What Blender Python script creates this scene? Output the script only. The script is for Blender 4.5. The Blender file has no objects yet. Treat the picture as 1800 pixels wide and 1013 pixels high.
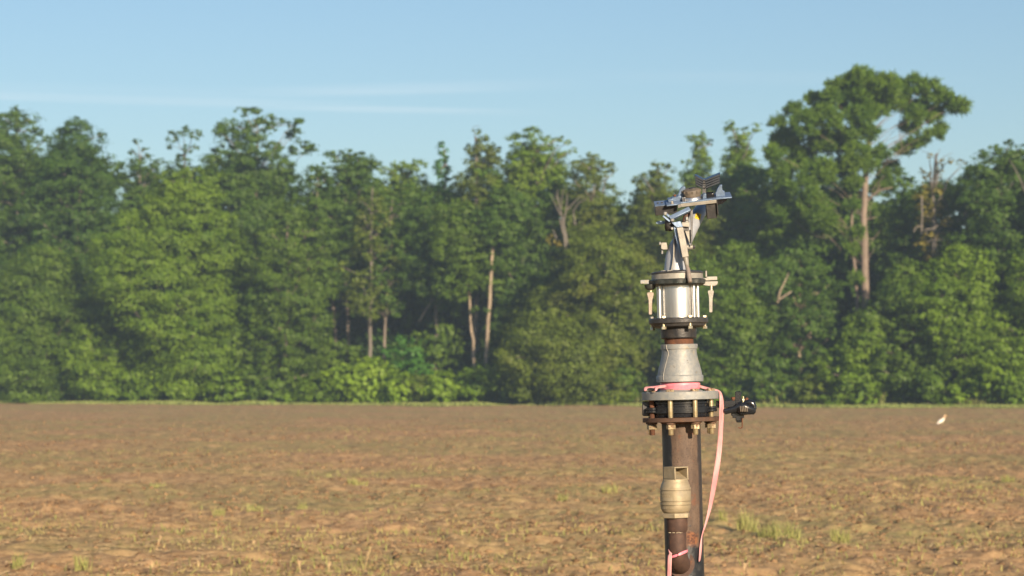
import bpy, bmesh, math, random
import numpy as np
from mathutils import Vector, Matrix

sc = bpy.context.scene
COL = sc.collection
rng = np.random.default_rng(11)
random.seed(5)
R = math.radians
EYE = 1.56            # camera height, metres
FP = 4250.0           # focal length in photo pixels (1800 wide), 85 mm on 36 mm
HZ = 678.0            # photo row of the horizon
GUN_D = 7.2           # camera to riser, metres

# ------------------------------------------------------------------ camera
cam = bpy.data.cameras.new('camera')
cam_ob = bpy.data.objects.new('camera', cam)
COL.objects.link(cam_ob)
cam_ob.location = (0, 0, EYE)
cam_ob.rotation_euler = (R(90), 0, 0)
cam.lens = 85
cam.sensor_width = 36
cam.shift_y = (HZ - 506.5) / 1800
cam.clip_start = 0.1
cam.clip_end = 3000
cam.dof.use_dof = True
cam.dof.focus_distance = GUN_D
cam.dof.aperture_fstop = 7.5
cam.dof.aperture_blades = 9
sc.camera = cam_ob

# ------------------------------------------------------------------ light
SUN_EL, SUN_AZ = R(16.5), R(22)      # azimuth: to the right of straight behind the camera
sun_dir = Vector((math.sin(SUN_AZ) * math.cos(SUN_EL), -math.cos(SUN_AZ) * math.cos(SUN_EL), math.sin(SUN_EL)))
sl = bpy.data.lights.new('sun', 'SUN')
sl.energy = 4.8
sl.angle = R(0.6)
sl.color = (1.0, 0.80, 0.58)
sun = bpy.data.objects.new('sun', sl)
COL.objects.link(sun)
sun.rotation_euler = sun_dir.to_track_quat('Z', 'Y').to_euler()
sun.location = (20, -40, 30)

sc.view_settings.view_transform = 'Standard'
sc.view_settings.look = 'None'
sc.view_settings.gamma = 1
sc.view_settings.exposure = 0.85
sc.cycles.use_denoising = True
sc.cycles.max_bounces = 6
sc.cycles.diffuse_bounces = 4
sc.cycles.glossy_bounces = 3
sc.cycles.transmission_bounces = 3
sc.cycles.volume_bounces = 0
sc.cycles.caustics_reflective = False
sc.cycles.caustics_refractive = False
sc.cycles.sample_clamp_indirect = 6

# ------------------------------------------------------------------ node helpers
class NT:
    def __init__(s, tree):
        s.t = tree
        s.n = tree.nodes
        s.l = tree.links
    def node(s, typ, props=None, **ins):
        nd = s.n.new(typ)
        for k, v in (props or {}).items():
            setattr(nd, k, v)
        for k, v in ins.items():
            s.put(nd, k, v)
        return nd
    def put(s, nd, key, v):
        if isinstance(key, str) and key.startswith('i') and key[1:].isdigit():
            key = int(key[1:])
        sock = nd.inputs[key]
        if isinstance(v, bpy.types.NodeSocket):
            s.l.new(v, sock)
        else:
            if isinstance(v, (tuple, list)) and len(v) == 3 and sock.type == 'RGBA':
                v = (*v, 1)
            sock.default_value = v
    def math(s, op, a, b=0.0, clamp=False):
        nd = s.node('ShaderNodeMath', {'operation': op, 'use_clamp': clamp}, i0=a, i1=b)
        return nd.outputs[0]
    def noise(s, vec, scale, detail=4, rough=0.55):
        nd = s.node('ShaderNodeTexNoise', Scale=scale, Detail=detail, Roughness=rough)
        s.l.new(vec, nd.inputs['Vector'])
        return nd.outputs['Fac']
    def ramp(s, fac, lo, hi):
        nd = s.node('ShaderNodeMapRange', {'interpolation_type': 'SMOOTHSTEP'})
        s.put(nd, 'Value', fac)
        nd.inputs['From Min'].default_value = lo
        nd.inputs['From Max'].default_value = hi
        return nd.outputs[0]
    def mix(s, fac, a, b):
        nd = s.node('ShaderNodeMix', {'data_type': 'RGBA'})
        s.put(nd, 0, fac)
        s.put(nd, 6, a)
        s.put(nd, 7, b)
        return nd.outputs[2]
    def scaled(s, vec, k):
        nd = s.node('ShaderNodeVectorMath', {'operation': 'MULTIPLY'}, i0=vec, i1=k)
        return nd.outputs[0]

# ------------------------------------------------------------------ sky
world = bpy.data.worlds.new('World')
sc.world = world
world.use_nodes = True
w = NT(world.node_tree)
bg = world.node_tree.nodes['Background']
sky = w.node('ShaderNodeTexSky', {'sky_type': 'NISHITA', 'sun_disc': False, 'sun_elevation': SUN_EL,
             'sun_rotation': math.pi - SUN_AZ, 'air_density': 1.0, 'dust_density': 0.6, 'ozone_density': 2.2})
# thin cirrus streaks low in the sky, laid out by compass direction and elevation
tc = w.node('ShaderNodeTexCoord')
sep = w.node('ShaderNodeSeparateXYZ', i0=tc.outputs['Generated'])
az = w.math('ARCTAN2', sep.outputs[0], sep.outputs[1])
el = w.math('ARCSINE', sep.outputs[2])
cmb = w.node('ShaderNodeCombineXYZ', i0=w.math('MULTIPLY', az, 9.0), i1=w.math('MULTIPLY', el, 300.0), i2=1.7)
cl = w.ramp(w.noise(cmb.outputs[0], 1.0, 4, 0.5), 0.42, 0.85)
def band(az0, az1, el0, slope, wid, k):
    e = w.math('SUBTRACT', el, w.math('ADD', w.math('MULTIPLY', az, slope), el0))
    m = w.math('SUBTRACT', 1.0, w.ramp(w.math('ABSOLUTE', e), wid * 0.15, wid))
    m = w.math('MULTIPLY', m, w.ramp(az, az0 - .06, az0 + .03))
    m = w.math('MULTIPLY', m, w.math('SUBTRACT', 1.0, w.ramp(az, az1 - .03, az1 + .05)))
    return w.math('MULTIPLY', m, k)
bsum = band(-.30, -.09, .1145, -.012, .0028, 1.35)
for b in ((-.10, -.015, .1125, -.02, .0022, .95), (-.085, .00, .1235, .03, .0036, .9), (.06, .15, .128, -.02, .004, .35), (-.3, -.12, .118, -.01, .004, .4)):
    bsum = w.math('MAXIMUM', bsum, band(*b))
cmask = w.math('MULTIPLY', w.math('MULTIPLY', bsum, w.math('ADD', cl, .55)), 0.17, True)
tint = w.node('ShaderNodeMix', {'data_type': 'RGBA', 'blend_type': 'MULTIPLY'})
tint.inputs[0].default_value = 1.0
w.put(tint, 6, sky.outputs[0])
w.put(tint, 7, (0.98, 1.035, 1.075))
w.put(bg, 'Color', w.mix(cmask, tint.outputs[2], (9.0, 9.3, 9.6)))
bg.inputs['Strength'].default_value = 0.063

# ------------------------------------------------------------------ materials
def new_mat(name):
    m = bpy.data.materials.new(name)
    m.use_nodes = True
    t = NT(m.node_tree)
    p = m.node_tree.nodes['Principled BSDF']
    return m, t, p

def surf(name, c1, c2=None, scale=40, rough=.5, metal=0.0, spots=(), bump=None, streak=None, rvar=0.0):
    """A painted / metal surface: two tones of noise, then layers of dirt, rust or wear spots, and a fine bump."""
    m, t, p = new_mat(name)
    co = t.node('ShaderNodeTexCoord').outputs['Object']
    vec = co if streak is None else t.scaled(co, streak)
    base = t.mix(t.ramp(t.noise(vec, scale, 5, .6), .32, .68), c1, c2 or c1)
    mt = metal
    rg = rough
    for (c, scl, lo, hi, srough, smetal) in spots:
        f = t.ramp(t.noise(co, scl, 6, .65), lo, hi)
        base = t.mix(f, base, c)
        rg = t.math('ADD', t.math('MULTIPLY', f, srough), t.math('MULTIPLY', t.math('SUBTRACT', 1.0, f), rg))
        mt = t.math('ADD', t.math('MULTIPLY', f, smetal), t.math('MULTIPLY', t.math('SUBTRACT', 1.0, f), mt))
    if rvar:
        rg = t.math('ADD', rg, t.math('MULTIPLY', t.math('SUBTRACT', t.noise(vec, scale * 1.7, 4), .5), rvar), True)
    t.put(p, 'Base Color', base)
    t.put(p, 'Roughness', rg)
    t.put(p, 'Metallic', mt)
    if bump:
        b = t.node('ShaderNodeBump', Strength=bump[1], Distance=.002, Height=t.noise(co, bump[0], 4, .6))
        t.put(p, 'Normal', b.outputs[0])
    return m

def leaf_mat(name, c_dark, c_light, c_alt, trans=.32):
    """Leaves: hue varies from leaf to leaf and from spray to spray; light passes through a little."""
    m, t, p = new_mat(name)
    t.n.remove(p)
    g = t.node('ShaderNodeNewGeometry')
    co = t.node('ShaderNodeTexCoord').outputs['Object']
    oi = t.node('ShaderNodeObjectInfo')
    f1 = t.ramp(t.noise(co, .55, 3), .3, .7)
    f2 = g.outputs['Random Per Island']
    c = t.mix(t.math('ADD', t.math('MULTIPLY', f1, .65), t.math('MULTIPLY', f2, .35)), c_dark, c_light)
    c = t.mix(t.math('MULTIPLY', t.ramp(t.noise(co, .23, 2), .5, .75), .6), c, c_alt)
    d = t.node('ShaderNodeBsdfDiffuse', Color=c)
    tr = t.node('ShaderNodeBsdfTranslucent', Color=t.mix(.35, c, (.16, .2, .03)))
    mx = t.node('ShaderNodeMixShader')
    mx.inputs[0].default_value = trans
    t.l.new(d.outputs[0], mx.inputs[1])
    t.l.new(tr.outputs[0], mx.inputs[2])
    gl = t.node('ShaderNodeBsdfGlossy', Color=(.5, .5, .5), Roughness=.55)
    mg = t.node('ShaderNodeMixShader')
    mg.inputs[0].default_value = .035
    t.l.new(mx.outputs[0], mg.inputs[1])
    t.l.new(gl.outputs[0], mg.inputs[2])
    t.l.new(mg.outputs[0], t.n['Material Output'].inputs[0])
    return m

# ------------------------------------------------------------------ object helpers
def link_mesh(name, verts, faces, mat, loc=(0, 0, 0), parent=None, sharp=None):
    me = bpy.data.meshes.new(name)
    me.from_pydata([tuple(v) for v in verts], [], faces)
    me.materials.append(mat)
    o = bpy.data.objects.new(name, me)
    COL.objects.link(o)
    o.location = loc
    if parent is not None:
        o.parent = parent
    return o

def quad_mesh(name, quads, mat, loc=(0, 0, 0), parent=None):
    """quads: (n,4,3) array -> one mesh of n separate quads."""
    q = np.asarray(quads, dtype=np.float32)
    n = len(q)
    me = bpy.data.meshes.new(name)
    me.vertices.add(n * 4)
    me.vertices.foreach_set('co', (q - np.asarray(loc, dtype=np.float32)).reshape(-1))
    me.loops.add(n * 4)
    me.loops.foreach_set('vertex_index', np.arange(n * 4, dtype=np.int32))
    me.polygons.add(n)
    me.polygons.foreach_set('loop_start', np.arange(0, n * 4, 4, dtype=np.int32))
    me.materials.append(mat)
    me.update()
    o = bpy.data.objects.new(name, me)
    COL.objects.link(o)
    o.location = loc
    if parent is not None:
        o.parent = parent
    return o

def tag(o, label=None, cat=None, group=None, kind=None):
    if label: o['label'] = label
    if cat: o['category'] = cat
    if group: o['group'] = group
    if kind: o['kind'] = kind
    return o

def empty(name, loc, label, cat, group=None):
    o = bpy.data.objects.new(name, None)
    o.empty_display_size = .2
    COL.objects.link(o)
    o.location = loc
    return tag(o, label, cat, group)

def at(px, py, d):
    """photo pixel -> world point at distance d in front of the camera"""
    return np.array(((px - 900) / FP * d, d, EYE - (py - HZ) / FP * d))

# lattice noise for terrain and scatter
def vnoise(x, y, seed):
    xi = np.floor(x).astype(np.int64); yi = np.floor(y).astype(np.int64)
    fx = x - xi; fy = y - yi
    fx = fx * fx * (3 - 2 * fx); fy = fy * fy * (3 - 2 * fy)
    def h(a, b):
        v = (a * 374761393 + b * 668265263 + seed * 1274126177) & 0xffffffff
        v = ((v ^ (v >> 13)) * 1274126177) & 0xffffffff
        v = v ^ (v >> 16)
        return (v & 0xffff) / 65535.0
    return (h(xi, yi) * (1 - fx) + h(xi + 1, yi) * fx) * (1 - fy) + (h(xi, yi + 1) * (1 - fx) + h(xi + 1, yi + 1) * fx) * fy

def ground_z(x, y):
    x = np.asarray(x, dtype=float); y = np.asarray(y, dtype=float)
    z = (vnoise(x / 6.0, y / 6.0, 3) - .5) * .10
    z += (vnoise(x / 1.3 + 7, y / 1.3, 4) - .5) * .10
    b = np.abs(vnoise(x / .42, y / .42, 5) - .5) * 2
    z += (.35 - b) * .055
    z += (vnoise(x / .19, y / .19, 6) - .5) * .06
    z += (vnoise(x / .09, y / .09, 7) - .5) * .03
    return z

def edge_d(px):
    """distance of the field's far edge along the ray through photo column px"""
    return 181.8 / (1 + .577 * (px - 900) / FP)
# ------------------------------------------------------------------ ground: one sheet, fine inside the view, coarse elsewhere
def soil_mat():
    m, t, p = new_mat('tilled_soil')
    co = t.node('ShaderNodeTexCoord').outputs['Object']
    n1 = t.ramp(t.noise(co, 5.5, 6, .65), .32, .68)
    n2 = t.ramp(t.noise(co, .45, 4, .6), .35, .68)
    n3 = t.ramp(t.noise(co, 1.6, 5, .65), .45, .7)
    c = t.mix(n1, (.27, .156, .083), (.515, .325, .177))
    c = t.mix(t.math('MULTIPLY', n2, .5), c, (.40, .29, .14))          # straw lying on it
    c = t.mix(t.math('MULTIPLY', n3, .35), c, (.43, .26, .14))
    gr = t.math('MULTIPLY', t.ramp(t.noise(co, .11, 4, .6), .40, .57), t.ramp(t.noise(co, 1.7, 4, .65), .28, .60))
    c = t.mix(t.math('MULTIPLY', gr, .6), c, (.235, .27, .095))         # seedlings
    fine = t.ramp(t.noise(co, 21, 5, .7), .36, .64)
    c = t.mix(t.math('MULTIPLY', fine, .42), c, (.50, .35, .18))
    c = t.mix(t.math('MULTIPLY', t.ramp(t.noise(co, 13, 5, .7), .54, .70), .5), c, (.15, .088, .058))
    dk = t.math('MULTIPLY', t.ramp(t.noise(co, 2.3, 5, .7), .50, .66), t.ramp(t.noise(co, .35, 3), .32, .54))
    c = t.mix(t.math('MULTIPLY', dk, .6), c, (.13, .08, .052))           # shadow of the hollows, painted into the soil colour
    # beyond the field edge the ground is grass and leaf litter
    sp = t.node('ShaderNodeSeparateXYZ', i0=co)
    e = t.math('SUBTRACT', t.math('ADD', sp.outputs[1], t.math('MULTIPLY', sp.outputs[0], .577)), 181.8)
    e = t.math('ADD', e, t.math('MULTIPLY', t.math('SUBTRACT', t.noise(co, .5, 3), .5), 3.0))
    c = t.mix(t.ramp(e, -.8, .8), c, (.17, .20, .06))
    c = t.mix(t.ramp(e, 6, 9), c, (.05, .06, .025))
    t.put(p, 'Base Color', c)
    p.inputs['Roughness'].default_value = .95
    p.inputs['Specular IOR Level'].default_value = .1
    b = t.node('ShaderNodeBump', Strength=.8, Distance=.03, Height=t.noise(co, 14, 6, .7))
    t.put(p, 'Normal', b.outputs[0])
    return m

ang = np.concatenate([np.linspace(-180, -17, 28)[:-1], np.linspace(-17, 17, 640), np.linspace(17, 180, 28)[1:-1]])
ang = np.radians(ang)
rad = np.concatenate([np.linspace(.6, 14, 10)[:-1], np.geomspace(14, 235, 1150), np.linspace(235, 620, 10)[1:]])
na, nr = len(ang), len(rad)
A_, R_ = np.meshgrid(ang, rad)
gx = R_ * np.sin(A_); gy = R_ * np.cos(A_)
gz = ground_z(gx, gy)
fade = np.clip((230 - R_) / 20, 0, 1) * np.clip((R_ - 9) / 5, 0, 1) * (np.abs(A_) < R(17.01))
gz = gz * np.clip(fade, .0, 1)
verts = np.stack([gx, gy, gz], -1).reshape(-1, 3)
verts = np.vstack([verts, [[0, 0, 0]]])
I, J = np.meshgrid(np.arange(nr - 1), np.arange(na), indexing='ij')
J2 = (J + 1) % na
quads_i = np.stack([I * na + J, I * na + J2, (I + 1) * na + J2, (I + 1) * na + J], -1).reshape(-1, 4)
quads_i = quads_i[:, ::-1]
tris = np.stack([np.full(na, nr * na), (np.arange(na) + 1) % na, np.arange(na)], -1)[:, ::-1]
me = bpy.data.meshes.new('field_ground')
me.vertices.add(len(verts)); me.vertices.foreach_set('co', verts.astype(np.float32).reshape(-1))
li = np.concatenate([quads_i.reshape(-1), tris.reshape(-1)]).astype(np.int32)
me.loops.add(len(li)); me.loops.foreach_set('vertex_index', li)
me.polygons.add(len(quads_i) + len(tris))
me.polygons.foreach_set('loop_start', np.concatenate([np.arange(len(quads_i)) * 4, len(quads_i) * 4 + np.arange(len(tris)) * 3]).astype(np.int32))
me.polygons.foreach_set('use_smooth', np.ones(len(quads_i) + len(tris), dtype=bool))
me.materials.append(soil_mat())
me.update(calc_edges=True)
go = bpy.data.objects.new('field_ground', me)
COL.objects.link(go)
tag(go, 'brown tilled field of broken clods with thin weeds and dry stalks', kind='structure')

# ------------------------------------------------------------------ loose cover on the field
def field_points(n, d0, d1, spread=.245, power=1.0):
    u = rng.random(n)
    d = d0 * (d1 / d0) ** (u ** power)
    a = (rng.random(n) * 2 - 1) * spread
    x = d * a
    ok = (d + .577 * x) < 181
    return x[ok], d[ok]

def blades(x, y, z, h, wdt, lean, curl=.3):
    """upright grass blades: two stacked quads each, the upper one tapering"""
    n = len(x)
    a = rng.random(n) * 2 * np.pi
    side = np.stack([np.cos(a), np.sin(a), np.zeros(n)], -1)
    b = rng.random(n) * 2 * np.pi
    ln = lean * rng.random(n)
    dirv = np.stack([np.cos(b) * ln, np.sin(b) * ln, np.sqrt(np.maximum(.05, 1 - ln ** 2))], -1)
    p0 = np.stack([x, y, z], -1)
    p1 = p0 + dirv * (h * .55)[:, None]
    d2 = dirv + np.stack([np.cos(b), np.sin(b), -.4 * np.ones(n)], -1) * curl * rng.random(n)[:, None]
    p2 = p1 + d2 * (h * .45)[:, None]
    s0 = side * (wdt * .5)[:, None]
    q1 = np.stack([p0 - s0 * .7, p0 + s0 * .7, p1 + s0, p1 - s0], 1)
    q2 = np.stack([p1 - s0, p1 + s0, p2 + s0 * .12, p2 - s0 * .12], 1)
    return np.concatenate([q1, q2])

def stalk_mat(name, c1, c2, c3=None):
    m, t, p = new_mat(name)
    g = t.node('ShaderNodeNewGeometry')
    c = t.mix(g.outputs['Random Per Island'], c1, c2)
    if c3:
        co = t.node('ShaderNodeTexCoord').outputs['Object']
        c = t.mix(t.math('MULTIPLY', t.ramp(t.noise(co, .8, 3), .45, .65), .8), c, c3)
    t.put(p, 'Base Color', c)
    p.inputs['Roughness'].default_value = .8
    p.inputs['Specular IOR Level'].default_value = .2
    return m
straw_m = stalk_mat('dry_straw', (.33, .22, .11), (.58, .43, .24))
weed_m = stalk_mat('weed_leaf', (.17, .19, .06), (.29, .29, .10), (.36, .28, .12))
tuft_m = stalk_mat('tuft_blade', (.20, .225, .07), (.39, .385, .14), (.44, .37, .14))
edge_m = stalk_mat('edge_grass', (.15, .195, .052), (.265, .30, .10))

# straw and broken stalks lying flat
x, y = field_points(110000, 17.5, 75)
n = len(x)
keep = vnoise(x / 1.5, y / 1.5, 21) * .6 + rng.random(n) * .6 > .5
x, y = x[keep], y[keep]; n = len(x)
z = ground_z(x, y) + .012 + rng.random(n) * .02
a = rng.random(n) * np.pi
L_ = (.02 + .10 * rng.random(n) ** 2.5)
W_ = (.003 + .005 * rng.random(n))
dv = np.stack([np.cos(a), np.sin(a), (rng.random(n) - .4) * .45], -1) * (L_ * .5)[:, None]
sv = np.stack([-np.sin(a), np.cos(a), rng.random(n) * .8], -1) * (W_ * .5)[:, None]
c0 = np.stack([x, y, z], -1)
tag(quad_mesh('dry_straw', np.stack([c0 - dv - sv, c0 + dv - sv * .6, c0 + dv + sv * .6, c0 - dv + sv], 1), straw_m),
    'dry broken straw strewn over the tilled soil', kind='stuff')
# clods: little rough lumps
x, y = field_points(42000, 17.5, 110)
n = len(x)
keep = vnoise(x / 2.2 + 5, y / 2.2, 31) * .7 + rng.random(n) * .5 > .55
x, y = x[keep], y[keep]; n = len(x)
r = (.010 + .030 * rng.random(n) ** 2.2) * (1 + y / 90)
z = ground_z(x, y) + r * .05
oct6 = np.array([[1, 0, 0], [0, 1, 0], [-1, 0, 0], [0, -1, 0], [0, 0, .62], [0, 0, -.6]], dtype=float)
base = oct6[None] * r[:, None, None] * (.65 + .7 * rng.random((n, 6, 1)))
th = rng.random(n) * 6.28
cs, sn = np.cos(th)[:, None], np.sin(th)[:, None]
bx = base[..., 0] * cs - base[..., 1] * sn * .8
by = base[..., 0] * sn + base[..., 1] * cs * .8
vv = np.stack([bx + x[:, None], by + y[:, None], base[..., 2] + z[:, None]], -1).reshape(-1, 3)
ft = np.array([[0, 1, 4], [1, 2, 4], [2, 3, 4], [3, 0, 4], [1, 0, 5], [2, 1, 5], [3, 2, 5], [0, 3, 5]])
ff = (ft[None] + (np.arange(n) * 6)[:, None, None]).reshape(-1, 3)
me = bpy.data.meshes.new('soil_clods')
me.vertices.add(len(vv)); me.vertices.foreach_set('co', vv.astype(np.float32).reshape(-1))
me.loops.add(len(ff) * 3); me.loops.foreach_set('vertex_index', ff.astype(np.int32).reshape(-1))
me.polygons.add(len(ff)); me.polygons.foreach_set('loop_start', np.arange(0, len(ff) * 3, 3, dtype=np.int32))
clod_m = stalk_mat('clod_soil', (.13, .078, .04), (.31, .20, .105))
me.materials.append(clod_m); me.update(calc_edges=True)
co_ = bpy.data.objects.new('soil_clods', me); COL.objects.link(co_)
tag(co_, 'loose brown clods lying on the tilled soil', kind='stuff')
# thin weeds all over, thicker in drifts
x, y = field_points(5200, 18, 150)
n = len(x)
keep = vnoise(x / 9, y / 9, 41) * .8 + vnoise(x / 2.5, y / 2.5, 42) * .5 + rng.random(n) * .25 > .95
x, y = x[keep], y[keep]
k = 7
sp_ = .10 * (1 + y / 60)
xx = (x[:, None] + rng.normal(size=(len(x), k)) * sp_[:, None] * 1.5).ravel()
yy = (y[:, None] + rng.normal(size=(len(x), k)) * sp_[:, None]).ravel()
hh = (.03 + .06 * rng.random(len(xx)))
tag(quad_mesh('field_weeds', blades(xx, yy, ground_z(xx, yy) - .01, hh, (.005 + .007 * rng.random(len(xx))) * (1 + yy / 70), .8), weed_m),
    'small sparse green weeds coming up through the soil', kind='stuff')
# strip of grass between the field and the trees
n = 70000
xe = (rng.random(n) * 2 - 1) * 62
ye = 181.8 - .577 * xe + rng.random(n) ** 1.3 * 7.0 - .4 + (vnoise(xe / 2, xe * 0, 8) - .5) * 1.4 + (vnoise(xe / 7, xe * 0 + 3, 9) - .5) * 3.0
ok = np.abs(xe / ye) < .27
xe, ye = xe[ok], ye[ok]
he = .10 + .24 * rng.random(len(xe)) * (.25 + 1.3 * vnoise(xe / 3, ye / 3, 51))
tag(quad_mesh('grass_margin', blades(xe, ye, np.zeros(len(xe)) - .03, he, .05 + .05 * rng.random(len(xe)), .5), edge_m),
    'pale green grass margin along the far edge of the field', kind='stuff')

# single tufts one can point to
def tuft(name, px, py, wpx, hpx, nb, label, cat, group=None, mat=None, up=.5, bw=.0055):
    nb = int(nb * 2.2)
    d = EYE * FP / (py - HZ)
    m = d / FP
    cx = (px - 900) * m
    wx = wpx * m; h = hpx * m * (1.35 if py > 940 else 1.0)
    xx = cx + np.clip(rng.normal(size=nb), -1.4, 1.4) * wx * .24
    yy = d + np.clip(rng.normal(size=nb), -1.6, 1.6) * wx * .15
    hh = h * (.45 + .65 * rng.random(nb))
    loc = (cx, d, float(ground_z(cx, d)))
    o = quad_mesh(name, blades(xx, yy, ground_z(xx, yy) - .01, hh, bw * (.6 + .8 * rng.random(nb)), up), mat or tuft_m, loc)
    return tag(o, label, cat, group)
G1 = 'clumps of young grass growing in the tilled field'
for a in [
    (1312, 944, 46, 32, 60, 'tall loose clump of light green grass just right of the hanging pink ribbon'),
    (1352, 950, 50, 27, 70, 'wide yellow-green grass clump in the middle of the patch right of the steel pipe'),
    (1392, 956, 36, 33, 50, 'upright pale grass clump at the right end of the patch beside the pipe'),
    (1410, 966, 30, 14, 22, 'low thin sprouts in front of the right end of the grass patch'),
    (1478, 958, 42, 24, 50, 'bright yellow-green grass clump standing alone right of the big patch'),
    (1772, 850, 32, 17, 55, 'bright green tuft at the right border of the field below the white bird'),
    (1722, 856, 22, 11, 25, 'thin green tuft left of the bright tuft at the right border'),
    (1466, 866, 15, 13, 18, 'narrow tuft of green shoots far behind the lone yellow-green clump'),
    (1518, 872, 16, 12, 18, 'faint narrow yellow-green tuft right of the narrow green shoots behind'),
    (1304, 872, 10, 8, 14, 'tiny bright green sprout just right of the hanging ribbon, in mid field'),
    (184, 852, 24, 12, 45, 'bright yellow-green tuft in the left part of the field'),
    (276, 856, 34, 11, 50, 'flat green tuft right of the bright yellow-green one on the left'),
    (628, 858, 50, 15, 70, 'spread green tuft left of centre in mid field'),
    (735, 856, 40, 10, 40, 'low dull green tuft right of the spread tuft in mid field'),
    (848, 866, 34, 12, 40, 'dark green tuft in mid field between the dull one and the pipe'),
    (988, 888, 24, 20, 40, 'upright green tuft left of the steel pipe'),
    (1072, 868, 36, 20, 50, 'pale feathery tuft closest to the left side of the pipe'),
    (385, 912, 26, 22, 34, 'upright pale green weed at left, behind the dry seed stalks'),
    (448, 910, 40, 18, 45, 'yellowish weed tuft beside the upright pale green weed at left'),
    (532, 900, 22, 22, 22, 'leaning thin yellow weed right of the yellowish tuft'),
    (146, 1016, 40, 28, 46, 'green tuft cut by the lower border near the left corner'),
    (32, 1012, 26, 24, 30, 'green tuft in the lower left corner of the field'),
    (1268, 930, 30, 26, 22, 'thin dry blades just right of the pipe behind the ribbon end'),
]:
    tuft('grass_tuft', *a, 'grass', G1)
G2 = 'thin dry seed stalks in the near field'
for (px, py, lx, ly, lab) in [
    (274, 974, 9, -32, 'thin leaning dry stalk at left in the near field'),
    (267, 1012, 2, -24, 'short upright straw stalk below the thin leaning one'),
    (352, 1010, -4, -24, 'straw stalk right of the short upright one near the lower border'),
    (528, 1012, -2, -26, 'pale upright stalk near the lower border left of centre'),
    (576, 1012, 4, -24, 'bent straw stalk right of the pale upright stalk'),
    (640, 1000, 12, -38, 'long leaning green-yellow stalk near the lower border'),
    (444, 965, 3, -14, 'short pale straw standing in the middle of the left near field'),
    (336, 965, -4, -14, 'short leaning straw left of the short pale straw'),
    (1402, 918, -4, -26, 'tall dry blade behind the right end of the grass patch'),
    (1308, 1013, 2, -22, 'yellow straw stalk at the lower border right of the pipe'),
]:
    d = EYE * FP / (py - HZ)
    p0 = at(px, py, d); p1 = at(px + lx * .55, py + ly * .6, d); p2 = at(px + lx, py + ly, d + .03)
    p0[2] = float(ground_z(p0[0], p0[1])) - .01
    sv = np.array([.0030, 0, 0]); dv_ = np.array([0, .003, 0])
    q = []
    for u, v_, w0, w1 in ((p0, p1, 1, .9), (p1, p2, .9, .5)):
        q.append([u - sv * w0, u + sv * w0, v_ + sv * w1, v_ - sv * w1])
        q.append([u - dv_ * w0, u + dv_ * w0, v_ + dv_ * w1, v_ - dv_ * w1])
    for k in range(7):                                   # seed husks on the upper half
        c = p1 + (p2 - p1) * (k / 7.)
        e = c + np.array([(.014 if k % 2 else -.014), .006, .02])
        q.append([c - sv, c + sv, e + sv * .4, e - sv * .4])
    tag(quad_mesh('dry_stalk', q, straw_m, tuple(p0)), lab, 'stalk', G2)
# ------------------------------------------------------------------ the irrigation riser with its sprinkler gun
S = GUN_D / FP                                  # metres per photo pixel at the riser
TILT = -R(1.46)
RB = Vector(((1218.9 - 900) * S, GUN_D, 0))     # foot of the leaning pipe
RI = Matrix.Rotation(-TILT, 3, 'Y')
def Lp(px, py, dy=0.0):
    """photo pixel at the riser (dy pixels behind its axis plane) -> riser coordinates"""
    d = GUN_D + dy * S
    return RI @ (Vector(((px - 900) / FP * d, d, EYE - (py - HZ) / FP * d)) - RB)
def H(py):
    return (1598.9 - py) * S
riser = empty('irrigation_riser', RB, 'tall rusty steel irrigation riser with valve, flanges and big sprinkler gun on top', 'sprinkler')
riser.rotation_euler = (0, TILT, 0)
ORG = {riser: Vector((0, 0, 0))}

def part(name, bm, mat, parent=riser, bevel=0.0, sharp=35, origin=None, label=None):
    bmesh.ops.recalc_face_normals(bm, faces=bm.faces)
    me = bpy.data.meshes.new(name)
    c = Vector(origin) if origin is not None else sum((v.co for v in bm.verts), Vector()) / max(1, len(bm.verts))
    bmesh.ops.translate(bm, verts=bm.verts, vec=-c)
    bm.to_mesh(me); bm.free()
    me.polygons.foreach_set('use_smooth', [True] * len(me.polygons))
    me.set_sharp_from_angle(angle=R(sharp))
    me.materials.append(mat)
    o = bpy.data.objects.new(name, me)
    COL.objects.link(o)
    o.parent = parent
    o.location = c - ORG[parent]
    ORG[o] = c
    if bevel:
        b = o.modifiers.new('bevel', 'BEVEL')
        b.width = bevel; b.segments = 2; b.limit_method = 'ANGLE'; b.angle_limit = R(32)
    if label: o['label'] = label
    return o

def BM(): return bmesh.new()

def lathe(bm, prof, seg=56, cx=0.0, cy=0.0, wob=0.0):
    """prof: (photo row, radius in px) from bottom to top about the riser axis shifted by cx, cy px"""
    rings = []
    for (py, r) in prof:
        rings.append([bm.verts.new((cx * S + r * S * math.cos(2 * math.pi * k / seg) * (1 + wob * math.sin(k * 5.1 + py)),
                                    cy * S + r * S * math.sin(2 * math.pi * k / seg), H(py))) for k in range(seg)])
    for a, b in zip(rings, rings[1:]):
        for k in range(seg):
            bm.faces.new((a[k], a[(k + 1) % seg], b[(k + 1) % seg], b[k]))
    bm.faces.new(rings[0][::-1]); bm.faces.new(rings[-1])
    return bm

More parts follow.
